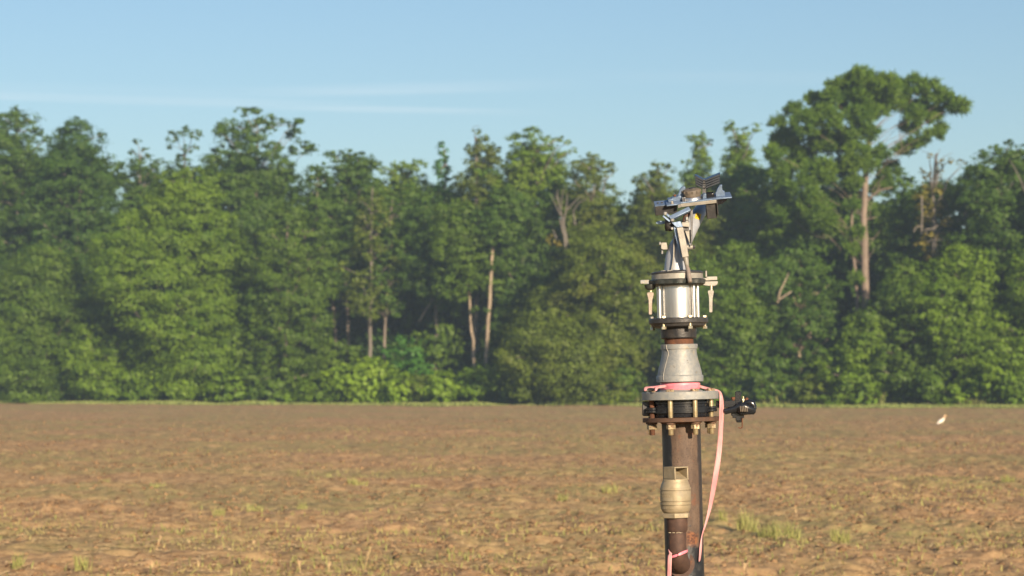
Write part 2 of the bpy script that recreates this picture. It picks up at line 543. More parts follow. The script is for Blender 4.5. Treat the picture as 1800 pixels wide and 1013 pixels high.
def tube(bm, pts, rads, seg=20, flat=1.0, flatdir=None):
    """tube of given radii (metres) through riser points"""
    pts = [Vector(p) for p in pts]
    rings = []
    up = Vector(flatdir) if flatdir is not None else Vector((0.13, .97, .21))
    for i, p in enumerate(pts):
        t = (pts[min(i + 1, len(pts) - 1)] - pts[max(i - 1, 0)]).normalized()
        n = (up - t * up.dot(t)).normalized()
        b = t.cross(n)
        r = rads[i] if hasattr(rads, '__len__') else rads
        rings.append([bm.verts.new(p + b * (r * math.cos(2 * math.pi * k / seg)) + n * (r * flat * math.sin(2 * math.pi * k / seg))) for k in range(seg)])
    for a, b in zip(rings, rings[1:]):
        for k in range(seg):
            bm.faces.new((a[k], a[(k + 1) % seg], b[(k + 1) % seg], b[k]))
    bm.faces.new(rings[0][::-1]); bm.faces.new(rings[-1])
    return bm

def prism(bm, poly, d0, d1, f=None):
    """outline in photo pixels (or f(a,b,d) frame) extruded from depth d0 to d1 px"""
    f = f or (lambda a, b, d: Lp(a, b, d))
    A = [bm.verts.new(f(a, b, d0)) for a, b in poly]
    B = [bm.verts.new(f(a, b, d1)) for a, b in poly]
    n = len(poly)
    bm.faces.new(A); bm.faces.new(B[::-1])
    for k in range(n):
        bm.faces.new((A[k], B[k], B[(k + 1) % n], A[(k + 1) % n]))
    return bm

def bar(bm, p, q, wd, th, side=None):
    """rectangular bar between riser points; wd/th in px"""
    p, q = Vector(p), Vector(q)
    t = (q - p).normalized()
    s = Vector(side) if side is not None else Vector((0, 1, 0))
    n = (s - t * s.dot(t)).normalized()
    b = t.cross(n)
    vs = []
    for o in (p, q):
        vs.append([bm.verts.new(o + b * (wd * S / 2 * i) + n * (th * S / 2 * j)) for i, j in ((-1, -1), (1, -1), (1, 1), (-1, 1))])
    bm.faces.new(vs[0][::-1]); bm.faces.new(vs[1])
    for k in range(4):
        bm.faces.new((vs[0][k], vs[0][(k + 1) % 4], vs[1][(k + 1) % 4], vs[1][k]))
    return bm

def hexhead(bm, p, axis, r, h, rot=.3, seg=6, chamfer=True):
    p = Vector(p); a = Vector(axis).normalized()
    u = a.orthogonal().normalized(); v = a.cross(u)
    rings = []
    for (k, rr) in (((0, r), (h * .8, r), (h, r * .82)) if chamfer else ((0, r), (h, r))):
        rings.append([bm.verts.new(p + a * (k * S) + (u * math.cos(rot + 2 * math.pi * j / seg) + v * math.sin(rot + 2 * math.pi * j / seg)) * (rr * S)) for j in range(seg)])
    for a_, b_ in zip(rings, rings[1:]):
        for k in range(seg):
            bm.faces.new((a_[k], a_[(k + 1) % seg], b_[(k + 1) % seg], b_[k]))
    bm.faces.new(rings[0][::-1]); bm.faces.new(rings[-1])
    return bm

RUST = (.11, .042, .02)
m_galv = surf('galvanised_steel', (.215, .23, .235), (.29, .29, .27), 60, .56, .22, [((.40, .31, .17), 22, .56, .76, .7, .1), ((.10, .09, .08), 48, .62, .72, .7, .1)], (180, .45), rvar=.2)
m_steel = surf('bright_steel', (.66, .65, .63), (.74, .73, .70), 30, .34, .95, [((.45, .42, .36), 26, .60, .85, .5, .6)], (160, .06), streak=(9, 9, .5), rvar=.25)
m_alu = surf('cast_aluminium', (.32, .345, .385), (.40, .42, .445), 50, .5, .2, [((.42, .34, .24), 24, .62, .82, .7, .2), ((.20, .19, .18), 70, .66, .8, .6, .4)], (260, .3), rvar=.2)
m_tan = surf('dusty_aluminium', (.245, .23, .20), (.325, .31, .27), 45, .55, .3, [((.30, .22, .13), 30, .6, .8, .8, 0), ((.12, .09, .07), 60, .68, .78, .8, 0)], (200, .3))
m_dark = surf('dark_painted_metal', (.030, .031, .033), (.055, .052, .050), 50, .45, .1, [((.075, .066, .056), 40, .60, .80, .85, 0)], (150, .4), rvar=.2)
m_black = surf('black_gloss_plastic', (.010, .011, .015), (.016, .018, .022), 60, .2, 0, [((.06, .05, .045), 50, .64, .8, .6, 0)], (120, .1))
m_ring = surf('weathered_black_casting', (.022, .03, .030), (.045, .048, .044), 40, .45, .2, [((.09, .16, .13), 65, .60, .72, .7, 0), ((.20, .15, .10), 42, .62, .78, .8, 0)], (130, .5))
m_coup = surf('black_coupling', (.02, .02, .022), (.045, .04, .036), 45, .42, .15, [((.14, .085, .05), 35, .58, .78, .85, 0)], (160, .5))
m_rust = surf('rusty_iron', (.085, .038, .022), (.15, .062, .03), 55, .85, .1, [((.20, .085, .035), 60, .58, .75, .9, 0), ((.05, .03, .025), 30, .6, .8, .8, 0)], (240, .6))
m_rplate = surf('rusty_plate', (.075, .045, .032), (.12, .065, .038), 45, .75, .2, [((.22, .09, .035), 50, .60, .78, .9, 0)], (200, .5))
m_zinc = surf('yellow_zinc_bolt', (.55, .45, .26), (.66, .58, .40), 60, .36, .75, [((.16, .07, .03), 45, .62, .80, .85, 0)], (300, .2))
m_brass = surf('weathered_brass', (.30, .245, .155), (.385, .315, .205), 40, .55, .3, [((.27, .24, .18), 16, .50, .72, .7, .2), ((.14, .09, .04), 50, .66, .8, .8, 0)], (200, .35))
m_capbr = surf('brown_plastic_cap', (.10, .082, .062), (.15, .122, .092), 60, .6, 0, [((.21, .17, .12), 40, .58, .76, .8, 0)], (200, .4))
m_grey = surf('grey_lever_metal', (.26, .215, .175), (.34, .285, .235), 50, .55, .35, [((.18, .10, .06), 45, .6, .78, .85, 0)], (220, .35))
m_skytint = surf('sky_tinted_aluminium', (.14, .20, .30), (.20, .275, .39), 60, .40, .45, [((.40, .34, .26), 30, .64, .82, .7, .2), ((.14, .14, .15), 70, .66, .8, .6, .4)], (260, .25), rvar=.2)  # blue of the reflected sky is put into the base colour
m_fin = surf('dark_slate_plastic', (.012, .015, .022), (.022, .027, .036), 60, .22)
m_gunm = surf('dull_grey_metal', (.075, .076, .08), (.12, .118, .115), 50, .5, .5, [((.25, .18, .11), 40, .6, .8, .8, 0)], (200, .3))
m_nut = surf('rusty_zinc_nut', (.42, .34, .20), (.52, .44, .29), 60, .45, .6, [((.15, .07, .035), 42, .48, .66, .85, 0)], (300, .3))
m_bran = surf('brown_rusted_pipe', (.062, .036, .028), (.10, .056, .040), 45, .7, .15, [((.17, .075, .035), 50, .58, .76, .9, 0), ((.04, .028, .024), 28, .58, .78, .7, 0)], (200, .5))
m_yel = surf('yellow_sticker', (.62, .42, .02), (.70, .50, .04), 60, .5, 0, [((.35, .25, .08), 60, .62, .75, .7, 0)])
m_mark = surf('black_print', (.015, .015, .015), None, 30, .5)
m_pale = surf('pale_paint_mark', (.62, .55, .38), None, 30, .7)

# the standpipe: brown primer worn through to black coating and rust
def pipe_mat():
    m, t, p = new_mat('painted_standpipe')
    co = t.node('ShaderNodeTexCoord').outputs['Object']
    sp = t.node('ShaderNodeSeparateXYZ', i0=co)
    X, Z = t.math('DIVIDE', sp.outputs[0], 34 * S), sp.outputs[2]
    wob = t.math('SUBTRACT', t.noise(co, 26, 6, .6), .5)
    wlow = t.math('SUBTRACT', t.noise(t.scaled(co, (1, 1, .25)), 22, 5, .6), .5)
    c = t.mix(t.ramp(t.noise(t.scaled(co, (1, 1, .4)), 34, 6, .65), .3, .7), (.078, .052, .037), (.145, .098, .068))
    c = t.mix(t.math('MULTIPLY', t.ramp(t.noise(co, 260, 3, .6), .54, .64), .75), c, (.055, .032, .022))      # fine pits
    c = t.mix(t.math('MULTIPLY', t.ramp(t.noise(co, 21, 6, .7), .56, .66), .7), c, (.16, .06, .028))
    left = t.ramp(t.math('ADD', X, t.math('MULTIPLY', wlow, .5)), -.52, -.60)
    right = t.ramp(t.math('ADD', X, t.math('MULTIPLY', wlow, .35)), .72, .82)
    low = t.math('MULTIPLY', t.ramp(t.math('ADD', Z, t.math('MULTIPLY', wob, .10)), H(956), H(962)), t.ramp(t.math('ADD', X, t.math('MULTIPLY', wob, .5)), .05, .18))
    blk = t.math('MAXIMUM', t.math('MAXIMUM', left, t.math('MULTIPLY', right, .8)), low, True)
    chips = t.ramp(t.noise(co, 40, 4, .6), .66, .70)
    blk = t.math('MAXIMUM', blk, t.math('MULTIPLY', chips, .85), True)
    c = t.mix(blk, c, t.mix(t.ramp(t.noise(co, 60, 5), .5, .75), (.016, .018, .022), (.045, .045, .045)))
    # rust bloom beside the branch
    dx = t.math('SUBTRACT', X, .40); dz = t.math('DIVIDE', t.math('SUBTRACT', Z, H(946)), 34 * S)
    rr = t.math('ADD', t.math('SQRT', t.math('ADD', t.math('MULTIPLY', dx, dx), t.math('MULTIPLY', dz, dz))), t.math('MULTIPLY', wob, .9))
    front = t.ramp(sp.outputs[1], 0, -.004)
    c = t.mix(t.math('MULTIPLY', t.ramp(rr, .46, .16), front), c, t.mix(t.ramp(t.noise(co, 120, 4), .4, .6), (.07, .026, .015), (.20, .08, .032)))
    t.put(p, 'Base Color', c)
    t.put(p, 'Roughness', t.math('SUBTRACT', .72, t.math('MULTIPLY', blk, .32)))
    p.inputs['Metallic'].default_value = .05
    b = t.node('ShaderNodeBump', Strength=.45, Distance=.002, Height=t.math('ADD', t.noise(co, 150, 5, .6), t.math('MULTIPLY', blk, .5)))
    t.put(p, 'Normal', b.outputs[0])
    return m
part('standpipe', lathe(BM(), [(1598.9 + 40, 34)] + [(y_, 34) for y_ in range(1590, 745, -60)] + [(741, 34)], 64), pipe_mat(), origin=(0, 0, 0))

# ---- flange pair with the wafer valve between
fl = part('lower_flange', lathe(BM(), [(741.2, 66.2), (740.6, 67.3), (734.2, 67.5), (733.4, 66.4)], 72), m_rplate, label='rusty lower flange')
part('weld_bead', lathe(BM(), [(744.5, 34.2), (743.2, 36.0), (741.5, 36.8)], 48, wob=.01), m_rust, fl)
uf = part('upper_flange', lathe(BM(), [(702.6, 66.4), (702.0, 67.4), (689.2, 67.7), (688.2, 66.8)], 72), m_galv, label='grey upper flange')
part('flange_hub', lathe(BM(), [(688.0, 40), (686.8, 39), (685.6, 34), (671.5, 33.6)], 48), m_galv, uf)
vb = part('valve_body', lathe(BM(), [(732.6, 50), (730, 50.5), (726.5, 51), (725.5, 55), (715, 55), (714, 51), (710.5, 51), (709.5, 53.5), (706, 53.5), (705, 50), (703.2, 50)], 60), m_black)
part('seat_liner', lathe(BM(), [(733.2, 45), (702.8, 45)], 40), m_dark, vb)
bm = BM()
prism(bm, [(1129.4, 705.5), (1142, 705.5), (1146, 709), (1146, 727), (1142, 731.6), (1129.8, 731.6), (1128.6, 729), (1128.6, 708)], -13, 13)
part('stem_boss', bm, m_dark, vb, bevel=.003)
for k in range(8):
    a = R(22.5 + 45 * k)
    bx, by = 56 * math.sin(a), -56 * math.cos(a)
    rusty = k == 6
    mt_ = m_rust if rusty else m_zinc
    bo = part('flange_bolt', lathe(BM(), [(763.5, 3.9), (762.7, 4.4), (689, 4.4)], 18, bx, by), mt_)
    def hexat(py, r, h, rot):
        return hexhead(BM(), (bx * S, by * S, H(py)), (0, 0, 1), r, h, rot)
    part('bolt_head', hexat(688.2, 7.4, 4.6, .2 + k), m_nut, bo)
    part('nut', hexat(753.2, 8.2, 8.4, .5 + k * 1.3), m_nut, bo)
    part('washer', lathe(BM(), [(744.8, 9.0), (741.3, 9.0)], 24, bx, by), m_rplate, bo)
    if k in (1, 2, 5, 6):
        part('centring_lug', lathe(BM(), [(724.5, 10), (723.6, 11.6), (720.5, 11.6), (719.8, 10.4), (718.8, 11.4), (715.8, 11.4), (715, 10)], 28, bx * .985, by * .985), m_black, vb)

# ---- lever handle of the valve
hb = part('lever_neck', prism(BM(), [(1258, 704.5), (1293, 704), (1293, 716.6), (1258, 717)], -9, 9), m_black, bevel=.002)
part('throttle_plate', prism(BM(), [(1292, 690), (1293, 688.3), (1302, 688.3), (1303.2, 690), (1303.5, 729), (1303.5, 743), (1294.4, 743), (1294, 736), (1292, 729)], -6, 12), m_black, hb, bevel=.0025)
part('index_block', prism(BM(), [(1285, 726), (1308, 726), (1308, 735), (1303, 735), (1303, 740), (1293, 740), (1293, 735), (1287.5, 735), (1287.5, 731), (1285, 731)], -11, 4), m_black, hb, bevel=.0015)
bm = BM()
tube(bm, [Lp(1272.2, 724.5, -14), Lp(1274, 723.6, -14), Lp(1283, 721.5, -15), Lp(1293, 719.5, -16), Lp(1300, 717, -17), Lp(1306, 715, -17)], [3.2 * S, 5.6 * S, 5.4 * S, 6.6 * S, 9.2 * S, 10.5 * S], 20, .7)
lv = part('lever_arm', bm, m_black, hb)
bm = BM()
tube(bm, [Lp(1298, 718, -18), Lp(1301, 718.5, -18), Lp(1308, 719.2, -19), Lp(1316, 721, -19), Lp(1322, 722.5, -18), Lp(1326.5, 723.5, -17), Lp(1328.4, 723.8, -17)], [7 * S, 11 * S, 11.5 * S, 8.6 * S, 6.8 * S, 5.6 * S, 2.5 * S], 22, .6)
part('grip', bm, m_black, lv)
bm = BM()
tube(bm, [Lp(1307, 711, -14), Lp(1311, 708.5, -14), Lp(1317, 707.6, -14), Lp(1322, 710, -14), Lp(1325.4, 715, -15), Lp(1326.4, 719.5, -16), Lp(1326, 721, -16)], [3 * S, 4.5 * S, 6 * S, 6.2 * S, 5 * S, 3.6 * S, 1.5 * S], 18, .9)
part('thumb_trigger', bm, m_black, lv)
bm = BM()
for k in range(5):
    tube(bm, [Lp(1301.2 + k * 2.9, 714.4, -30.5), Lp(1301.6 + k * 2.9, 719, -31.3), Lp(1302.2 + k * 2.9, 723.6, -30.2)], 1.05 * S, 10)
part('spring', bm, m_capbr, lv)
part('stop_rod', tube(BM(), [Lp(1304.6, 735, -8), Lp(1304.8, 745, -8), Lp(1304.6, 750.5, -8), Lp(1303, 752.6, -8), Lp(1300.5, 752.6, -8), Lp(1298, 751.8, -8)], 1.15 * S, 12), m_rust, hb)
part('hex_bolt', hexhead(tube(BM(), [Lp(1289, 704.5, -4), Lp(1289, 699, -4)], 2.2 * S, 12), Lp(1289, 702, -4), (0, 0, 1), 4.2, 4), m_rust, hb)
part('hex_bolt', hexhead(tube(BM(), [Lp(1306.4, 708, 0), Lp(1306.4, 697, 0)], 1.5 * S, 12), Lp(1306.4, 704, 0), (0, 0, 1), 3, 3), m_zinc, hb)
part('hex_bolt', hexhead(tube(BM(), [Lp(1312.4, 709, 0), Lp(1312.4, 699, 0)], 1.8 * S, 12), Lp(1312.4, 703.5, 0), (0, 0, 1), 3.4, 3.6), m_rust, hb)

# ---- reducer, nipple, coupling
rd = part('reducer', lathe(BM(), [(671.5, 40.2), (670.8, 41.2), (661.4, 41.4), (660.2, 40.6), (659.4, 39.4), (655, 38.8), (650, 37.6), (643, 35.8), (635, 33.6), (628, 32.0), (622, 31.0), (617, 30.6), (614.2, 30.6), (613.6, 32.4), (605.9, 32.8), (605.2, 32.0)], 64), m_galv)
def surf_text(txt, px, py, size, r, mat, parent, name, deep=1.2):
    """small raised casting mark wrapped on a round surface of radius r px"""
    cu = bpy.data.curves.new('mark_curve', 'FONT')
    cu.body = txt; cu.size = size * S; cu.extrude = .0006; cu.align_x = 'CENTER'; cu.align_y = 'CENTER'
    tmp = bpy.data.objects.new('mark_tmp', cu)
    COL.objects.link(tmp)
    dg = bpy.context.evaluated_depsgraph_get()
    mesh = bpy.data.meshes.new_from_object(tmp.evaluated_get(dg))
    bpy.data.objects.remove(tmp)
    bm = BM(); bm.from_mesh(mesh)
    cxp = 1193.4 + .0255 * (py - 600)
    for v in bm.verts:
        xx = (px - cxp) * S + v.co.x
        rr = (r + deep * .3) * S + v.co.z
        a = xx / (r * S)
        v.co = Vector((rr * math.sin(min(1.5, max(-1.5, math.asin(max(-.99, min(.99, a)))))), -rr * math.cos(math.asin(max(-.99, min(.99, a)))), H(py) + v.co.y))
    return part(name, bm, mat, parent)
surf_text('3', 1214.5, 618.2, 5.5, 30.9, m_galv, rd, 'cast_number')
surf_text('4', 1221.5, 655.5, 6.5, 39.0, m_tan, rd, 'cast_number')
# casting seam down the left of the reducer
bm = BM()
pts = []
for (py, px) in ((606, 1169.5), (612, 1170), (617, 1172.5), (622, 1173.6), (630, 1171.2), (640, 1168.6), (648, 1166.6), (656, 1165.0), (662, 1164.0), (668, 1164.0)):
    rr = np.interp(py, [605, 613, 614.5, 622, 635, 650, 659, 661, 671], [32.8, 32.6, 30.6, 31, 33.6, 37.6, 39.4, 41.3, 41.3])
    cxp = 1193.4 + .0255 * (py - 600)
    xx = px - cxp
    pts.append(Vector((xx * S, -math.sqrt(max(1, rr * rr - xx * xx)) * S, H(py))))
tube(bm, pts, .75 * S, 8)
part('casting_seam', bm, m_tan, rd)
part('threaded_nipple', lathe(BM(), [(606, 25.6), (594, 25.4)], 48), m_rust)
part('coupling', lathe(BM(), [(595.2, 29.6), (593.4, 31.2), (577, 31.6), (575.5, 30.5)], 56), m_coup)

# ---- swivel: lower plate, bright cylinder, tie rods, clamp ring
sw = part('swivel_plate', lathe(BM(), [(576.2, 40), (573.5, 47), (569.5, 48.5), (568.6, 51.6), (567.5, 52.2), (561.5, 52.4), (559.6, 51.4), (559.0, 49.5)], 24), m_dark, sharp=25)
for k in range(6):
    a = R(-38 + 60 * k)
    bx, by = 46 * math.sin(a), -46 * math.cos(a)
    pb = part('plate_bolt', lathe(BM(), [(576.5, 2.6), (556, 2.6)], 14, bx, by), m_zinc, sw)
    b2 = hexhead(BM(), (bx * S, by * S, H(559.2)), (0, 0, 1), 4.6, 4.0, .4 + k)
    part('bolt_head', b2, m_zinc if k != 5 else m_galv, sw)
    part('nut', hexhead(BM(), (bx * S, by * S, H(579.0)), (0, 0, 1), 4.4, 5.0, 1.1 + k), m_zinc, sw)
cyl = part('swivel_cylinder', lathe(BM(), [(559.5, 31), (557.5, 31.2), (501, 31.2)], 80), m_steel)
for a, rr in ((-66, 3.1), (-112, 2.6), (46, 3.1), (70, 3.0), (155, 3), (-160, 3)):
    part('tie_rod', lathe(BM(), [(558.6, rr), (500, rr)], 16, 36.2 * math.sin(R(a)), -36.2 * math.cos(R(a))), m_steel, cyl)
# clamp ring with lobes
bm = BM()
def lobed(py, sc_):
    n = 96
    return [bm.verts.new(((49.5 + 3.2 * max(0, math.cos(8 * t)) ** .6 if math.cos(8 * t) > 0 else 49.5) * sc_ * S * math.cos(t),
                          (49.5 + (3.2 * max(0, math.cos(8 * t)) ** .6 if math.cos(8 * t) > 0 else 0)) * sc_ * S * math.sin(t), H(py))) for t in (2 * math.pi * k / n for k in range(n))]
rings = [lobed(502.6, .88), lobed(501.2, .95), lobed(499.5, .99), lobed(493, 1.0), lobed(491.2, .96)]
for a, b in zip(rings, rings[1:]):
    for k in range(96):
        bm.faces.new((a[k], a[(k + 1) % 96], b[(k + 1) % 96], b[k]))
bm.faces.new(rings[0][::-1]); bm.faces.new(rings[-1])
ring = part('clamp_ring', bm, m_ring, sharp=40)
part('bearing_ring', lathe(BM(), [(491.8, 45.4), (482.0, 45.2), (481.4, 44)], 72), m_tan)
disc = part('seal_disc', lathe(BM(), [(481.9, 45), (481.2, 46.2), (479.2, 46.2), (477.6, 43), (476.4, 34), (475.2, 24)], 72), m_dark)
for (px, dy, rr, h) in ((1166, -26, 5.0, 4.0), (1177, -34, 6.6, 4.6), (1203, -30, 4.2, 3.6), (1216, -12, 4, 3.4)):
    part('hex_bolt', hexhead(BM(), Lp(px, 479.6, dy), (0, 0, 1), rr, h, .2 + px), m_galv, disc)
# left clamp lug + lever
part('clamp_lug', prism(BM(), [(1125.2, 492.4), (1141, 492), (1141, 499.6), (1125.6, 499.2)], -7, 7), m_galv, ring, bevel=.0015)
part('pivot_boss', lathe(BM(), [(508.6, 5.5), (506.5, 8.6), (502, 10.2), (499.4, 10.4)], 28, -48.5, -9), m_ring, ring)
def lever(px, top, bot, w0, w1, mat):
    pin = part('pivot_pin', tube(BM(), [Lp(px + .8, top - 8, -9), Lp(px + .8, top + 4, -9)], 2.5 * S, 14), m_zinc, ring)
    out = [(px - 1.6, top), (px - w0 + .5, top + .8), (px - w0, top + 4), (px - w0 * .75, top + 9), (px - w1, top + 15), (px - w1 * .92, bot - 1), (px - w1 * .6, bot),
           (px + w1 * .6, bot), (px + w1 * .92, bot - 1), (px + w1, top + 15), (px + w0 * .8, top + 9), (px + w0, top + 4), (px + w0 - .6, top + .8), (px + 2.4, top)]
    lv_ = part('clamp_lever', prism(BM(), out, -12.5, -5.5), mat, ring, bevel=.0022)
lever(1143.2, 513.6, 553.6, 6.2, 3.3, m_grey)
# right bracket + lever
part('clamp_bracket', prism(BM(), [(1226, 489.2), (1241, 488.8), (1243, 486.4), (1260.6, 486), (1261, 492.6), (1242, 493.6), (1226, 494.6)], -9, 7), m_tan, ring, bevel=.0012)
part('clamp_bracket', prism(BM(), [(1228, 498.8), (1236, 501.6), (1240, 502.4), (1246.4, 503.2), (1256, 503.2), (1260.6, 501), (1261.8, 498), (1262, 494.4), (1241, 494.6)], -10, 8), m_tan, ring, bevel=.0015)
part('clamp_stud', lathe(BM(), [(488, 1.9), (477.4, 1.9)], 12, 50.3, -4), m_tan, ring)
lever(1249.4, 510, 549.6, 5.5, 3.3, m_tan)

# ---- sprinkler gun
gun_pts = [Lp(1187.6, 478.6), Lp(1187.9, 466), Lp(1189, 452), Lp(1192.5, 438), Lp(1199, 425, 3), Lp(1206.5, 411, 9), Lp(1214, 398, 18), Lp(1221, 386.5, 30), Lp(1227.5, 376.5, 46), Lp(1233, 369, 62)]
gun_r = [20.6 * S, 19.6 * S, 19.0 * S, 18.0 * S, 16.8 * S, 15.6 * S, 14.4 * S, 13.2 * S, 12.2 * S, 11.6 * S]
gun = part('gun_body', tube(BM(), gun_pts, gun_r, 40), m_alu)
bm = BM()
prism(bm, [(1183, 410), (1185.2, 411), (1185.8, 430), (1185.4, 450), (1183.6, 464), (1181.2, 476), (1179, 476), (1181.4, 464), (1183, 450), (1183.4, 430)], -25, -8)
part('casting_rib', bm, m_tan, gun, bevel=.0012)
part('barrel', tube(BM(), [Lp(1229, 374.5, 50), Lp(1233, 369, 62), Lp(1239, 361, 84), Lp(1246, 350, 112)], [11.0 * S, 12.4 * S, 11.2 * S, 9.6 * S], 36), m_alu, gun)
# yellow sticker wrapped on the barrel's near side
bm = BM()
from mathutils.bvhtree import BVHTree
_g = gun.data
gun_bvh = BVHTree.FromPolygons([v.co + ORG[gun] for v in _g.vertices], [tuple(q.vertices) for q in _g.polygons])
def on_gun(px, py):
    a, b = Lp(px, py, -150), Lp(px, py, 200)
    hit = gun_bvh.ray_cast(a, (b - a).normalized())
    return hit[0] if hit[0] is not None else Lp(px, py, 25)
def patch(corners, nu, nv, lift, mat, name, parent):
    bm = BM(); g = []
    for i in range(nu + 1):
        row = []
        for j in range(nv + 1):
            u, v = i / nu, j / nv
            px = (corners[0][0] * (1 - u) + corners[1][0] * u) * (1 - v) + (corners[3][0] * (1 - u) + corners[2][0] * u) * v
            py = (corners[0][1] * (1 - u) + corners[1][1] * u) * (1 - v) + (corners[3][1] * (1 - u) + corners[2][1] * u) * v
            row.append(bm.verts.new(on_gun(px, py) + Vector((0, -lift, 0))))
        g.append(row)
    for i in range(nu):
        for j in range(nv):
            bm.faces.new((g[i][j], g[i + 1][j], g[i + 1][j + 1], g[i][j + 1]))
    return part(name, bm, mat, parent)
patch([(1223.5, 374), (1233, 376.5), (1231, 387.5), (1221, 383.5)], 6, 6, .0008, m_yel, 'warning_sticker', gun)
patch([(1227.5, 376.8), (1228.1, 376.9), (1230.6, 383.2), (1223.8, 381.2)], 4, 4, .0016, m_mark, 'warning_triangle', gun)
patch([(1227.6, 378.2), (1227.9, 378.3), (1229.3, 382.2), (1225.2, 380.9)], 4, 4, .0024, m_yel, 'warning_triangle', gun)
# side boss with bolts (left) and pivot (right)
part('side_boss', prism(BM(), [(1161.4, 427.5), (1165, 426), (1172, 426.5), (1174, 439), (1166, 439.6), (1161.8, 438.4)], -10, 8), m_tan, gun, bevel=.002)
part('hex_bolt', hexhead(BM(), Lp(1161.8, 428.6, -6), (-1, 0, 0), 3.4, 3.2), m_galv, gun)
part('drain_pin', tube(BM(), [Lp(1164, 439, -4), Lp(1164, 446.6, -4)], 1.7 * S, 10), m_galv, gun)
bm = BM()
tube(bm, [Lp(1203, 434.6, -14), Lp(1217.4, 434.6, -14)], 4.6 * S, 18)
part('pivot_boss', bm, m_tan, gun)
bm = BM(); hexhead(bm, Lp(1216.5, 434.8, -14), (1, 0, 0), 3.7, 5.2)
part('hex_bolt', bm, m_dark, gun)
# yoke on the front of the body
bm = BM(); prism(bm, [(1203, 404), (1214.6, 404), (1214.4, 428.5), (1211.8, 428)], -22, -14)
part('gusset_plate', bm, m_tan, gun, bevel=.001)
bm = BM(); prism(bm, [(1213.6, 372), (1217.8, 368), (1218, 392), (1216.4, 432), (1214.8, 432), (1213.8, 404)], -27, -24)
part('side_plate', bm, m_gunm, gun, bevel=.0008)
yk = part('yoke_block', prism(BM(), [(1198.4, 390.6), (1212, 390.6), (1212, 399.6), (1198.4, 398.6)], -30, -8), m_tan, gun, bevel=.0015)
bm = BM()
prism(bm, [(1199.4, 398.8), (1211.8, 399.8), (1210.4, 406), (1200, 405.2)], -24, -10)
part('yoke_slot', bm, m_dark, gun)
bm = BM(); hexhead(bm, Lp(1207.4, 387, -20), (0, 0, 1), 2.8, 5.4)
hexhead(bm, Lp(1207.4, 390.6, -20), (0, 0, 1), 4.2, 2.4)
part('hex_bolt', bm, m_galv, gun)
bm = BM(); tube(bm, [Lp(1203.4, 391, -14), Lp(1205.6, 382, -13), Lp(1209.4, 375, -12), Lp(1212.6, 368.4, -10)], [4.6 * S, 5.4 * S, 4.6 * S, 3.6 * S], 16)
part('rusty_hinge', bm, m_bran, gun)
# pivot block and links at the left
bm = BM(); tube(bm, [Lp(1174.6, 383.5, -22), Lp(1175.8, 390, -22), Lp(1177.6, 398, -22), Lp(1178, 403, -21), Lp(1178, 406.4, -20)], [6.4 * S, 7.6 * S, 7.6 * S, 6.2 * S, 3 * S], 24)
pv = part('pivot_block', bm, m_dark, gun)
bm = BM(); prism(bm, [(1168.6, 385), (1172.5, 384), (1174, 406), (1169.6, 406.6), (1168.2, 400)], -18, 2)
part('pivot_cheek', bm, m_dark, gun, bevel=.001)
part('link_bar', bar(BM(), Lp(1165.2, 379.8, -32), Lp(1177.6, 389.8, -33), 3.4, 5), m_skytint, gun, bevel=.001)
part('link_bar', bar(BM(), Lp(1170.2, 376, -28), Lp(1182.6, 385.6, -30), 4.2, 5), m_skytint, gun, bevel=.001)
for p_, ax_, r_, h_ in ((Lp(1169.4, 377.4, -30), (0, -.25, .97), 3.3, 4.6), (Lp(1181.6, 388.4, -36), (0, -.25, .97), 3.6, 3.8), (Lp(1181.4, 402, -33), (0, -1, .1), 2.6, 2.4)):
    part('hex_bolt', hexhead(BM(), p_, ax_, r_, h_), m_galv, gun)
bm = BM()
n_ = 20
prism(bm, [(1161 + 8.2 * math.cos(2 * math.pi * k / n_), 391.6 + 3.3 * math.sin(2 * math.pi * k / n_)) for k in range(n_)], -10, 4)
part('vane', bm, m_skytint, gun, bevel=.001)
bm = BM(); bar(bm, Lp(1177.2, 384.6, -30), Lp(1212.6, 367.6, -26), 8.2, 6.5, side=(0, .9, -.42))
part('diagonal_arm', bm, m_skytint, gun, bevel=.0015)
# drive lever down the front
da = part('drive_lever', prism(BM(), [(1189.4, 400.4), (1200.6, 399.2), (1206, 424), (1211, 451.2), (1199.4, 453.2), (1195, 430)], -44, -32), m_tan, gun, bevel=.0015)
bm = BM(); prism(bm, [(1184, 398), (1189.2, 400.6), (1199.2, 453), (1196.6, 453), (1188, 420)], -36, -30)
part('lever_flank', bm, m_skytint, da, bevel=.0008)
bm = BM(); prism(bm, [(1180.4, 391.6), (1196, 388.8), (1200.8, 398.9), (1189.3, 400.2)], -40, -24)
part('lever_top', bm, m_skytint, da, bevel=.001)
bm = BM(); tube(bm, [Lp(1204.4, 451, -38), Lp(1205.6, 456, -38), Lp(1208.0, 469, -38), Lp(1208.2, 470.4, -38)], [5.0 * S, 4.8 * S, 3.3 * S, 2.4 * S], 20)
part('rod_socket', bm, m_tan, da)
bm = BM(); tube(bm, [Lp(1207.7, 469, -40), Lp(1209.2, 474, -44), Lp(1213.0, 495.4, -56), Lp(1213.2, 496.6, -56.6)], [3.4 * S, 3.9 * S, 4.0 * S, 2.6 * S], 18)
part('push_rod', bm, m_grey, da)
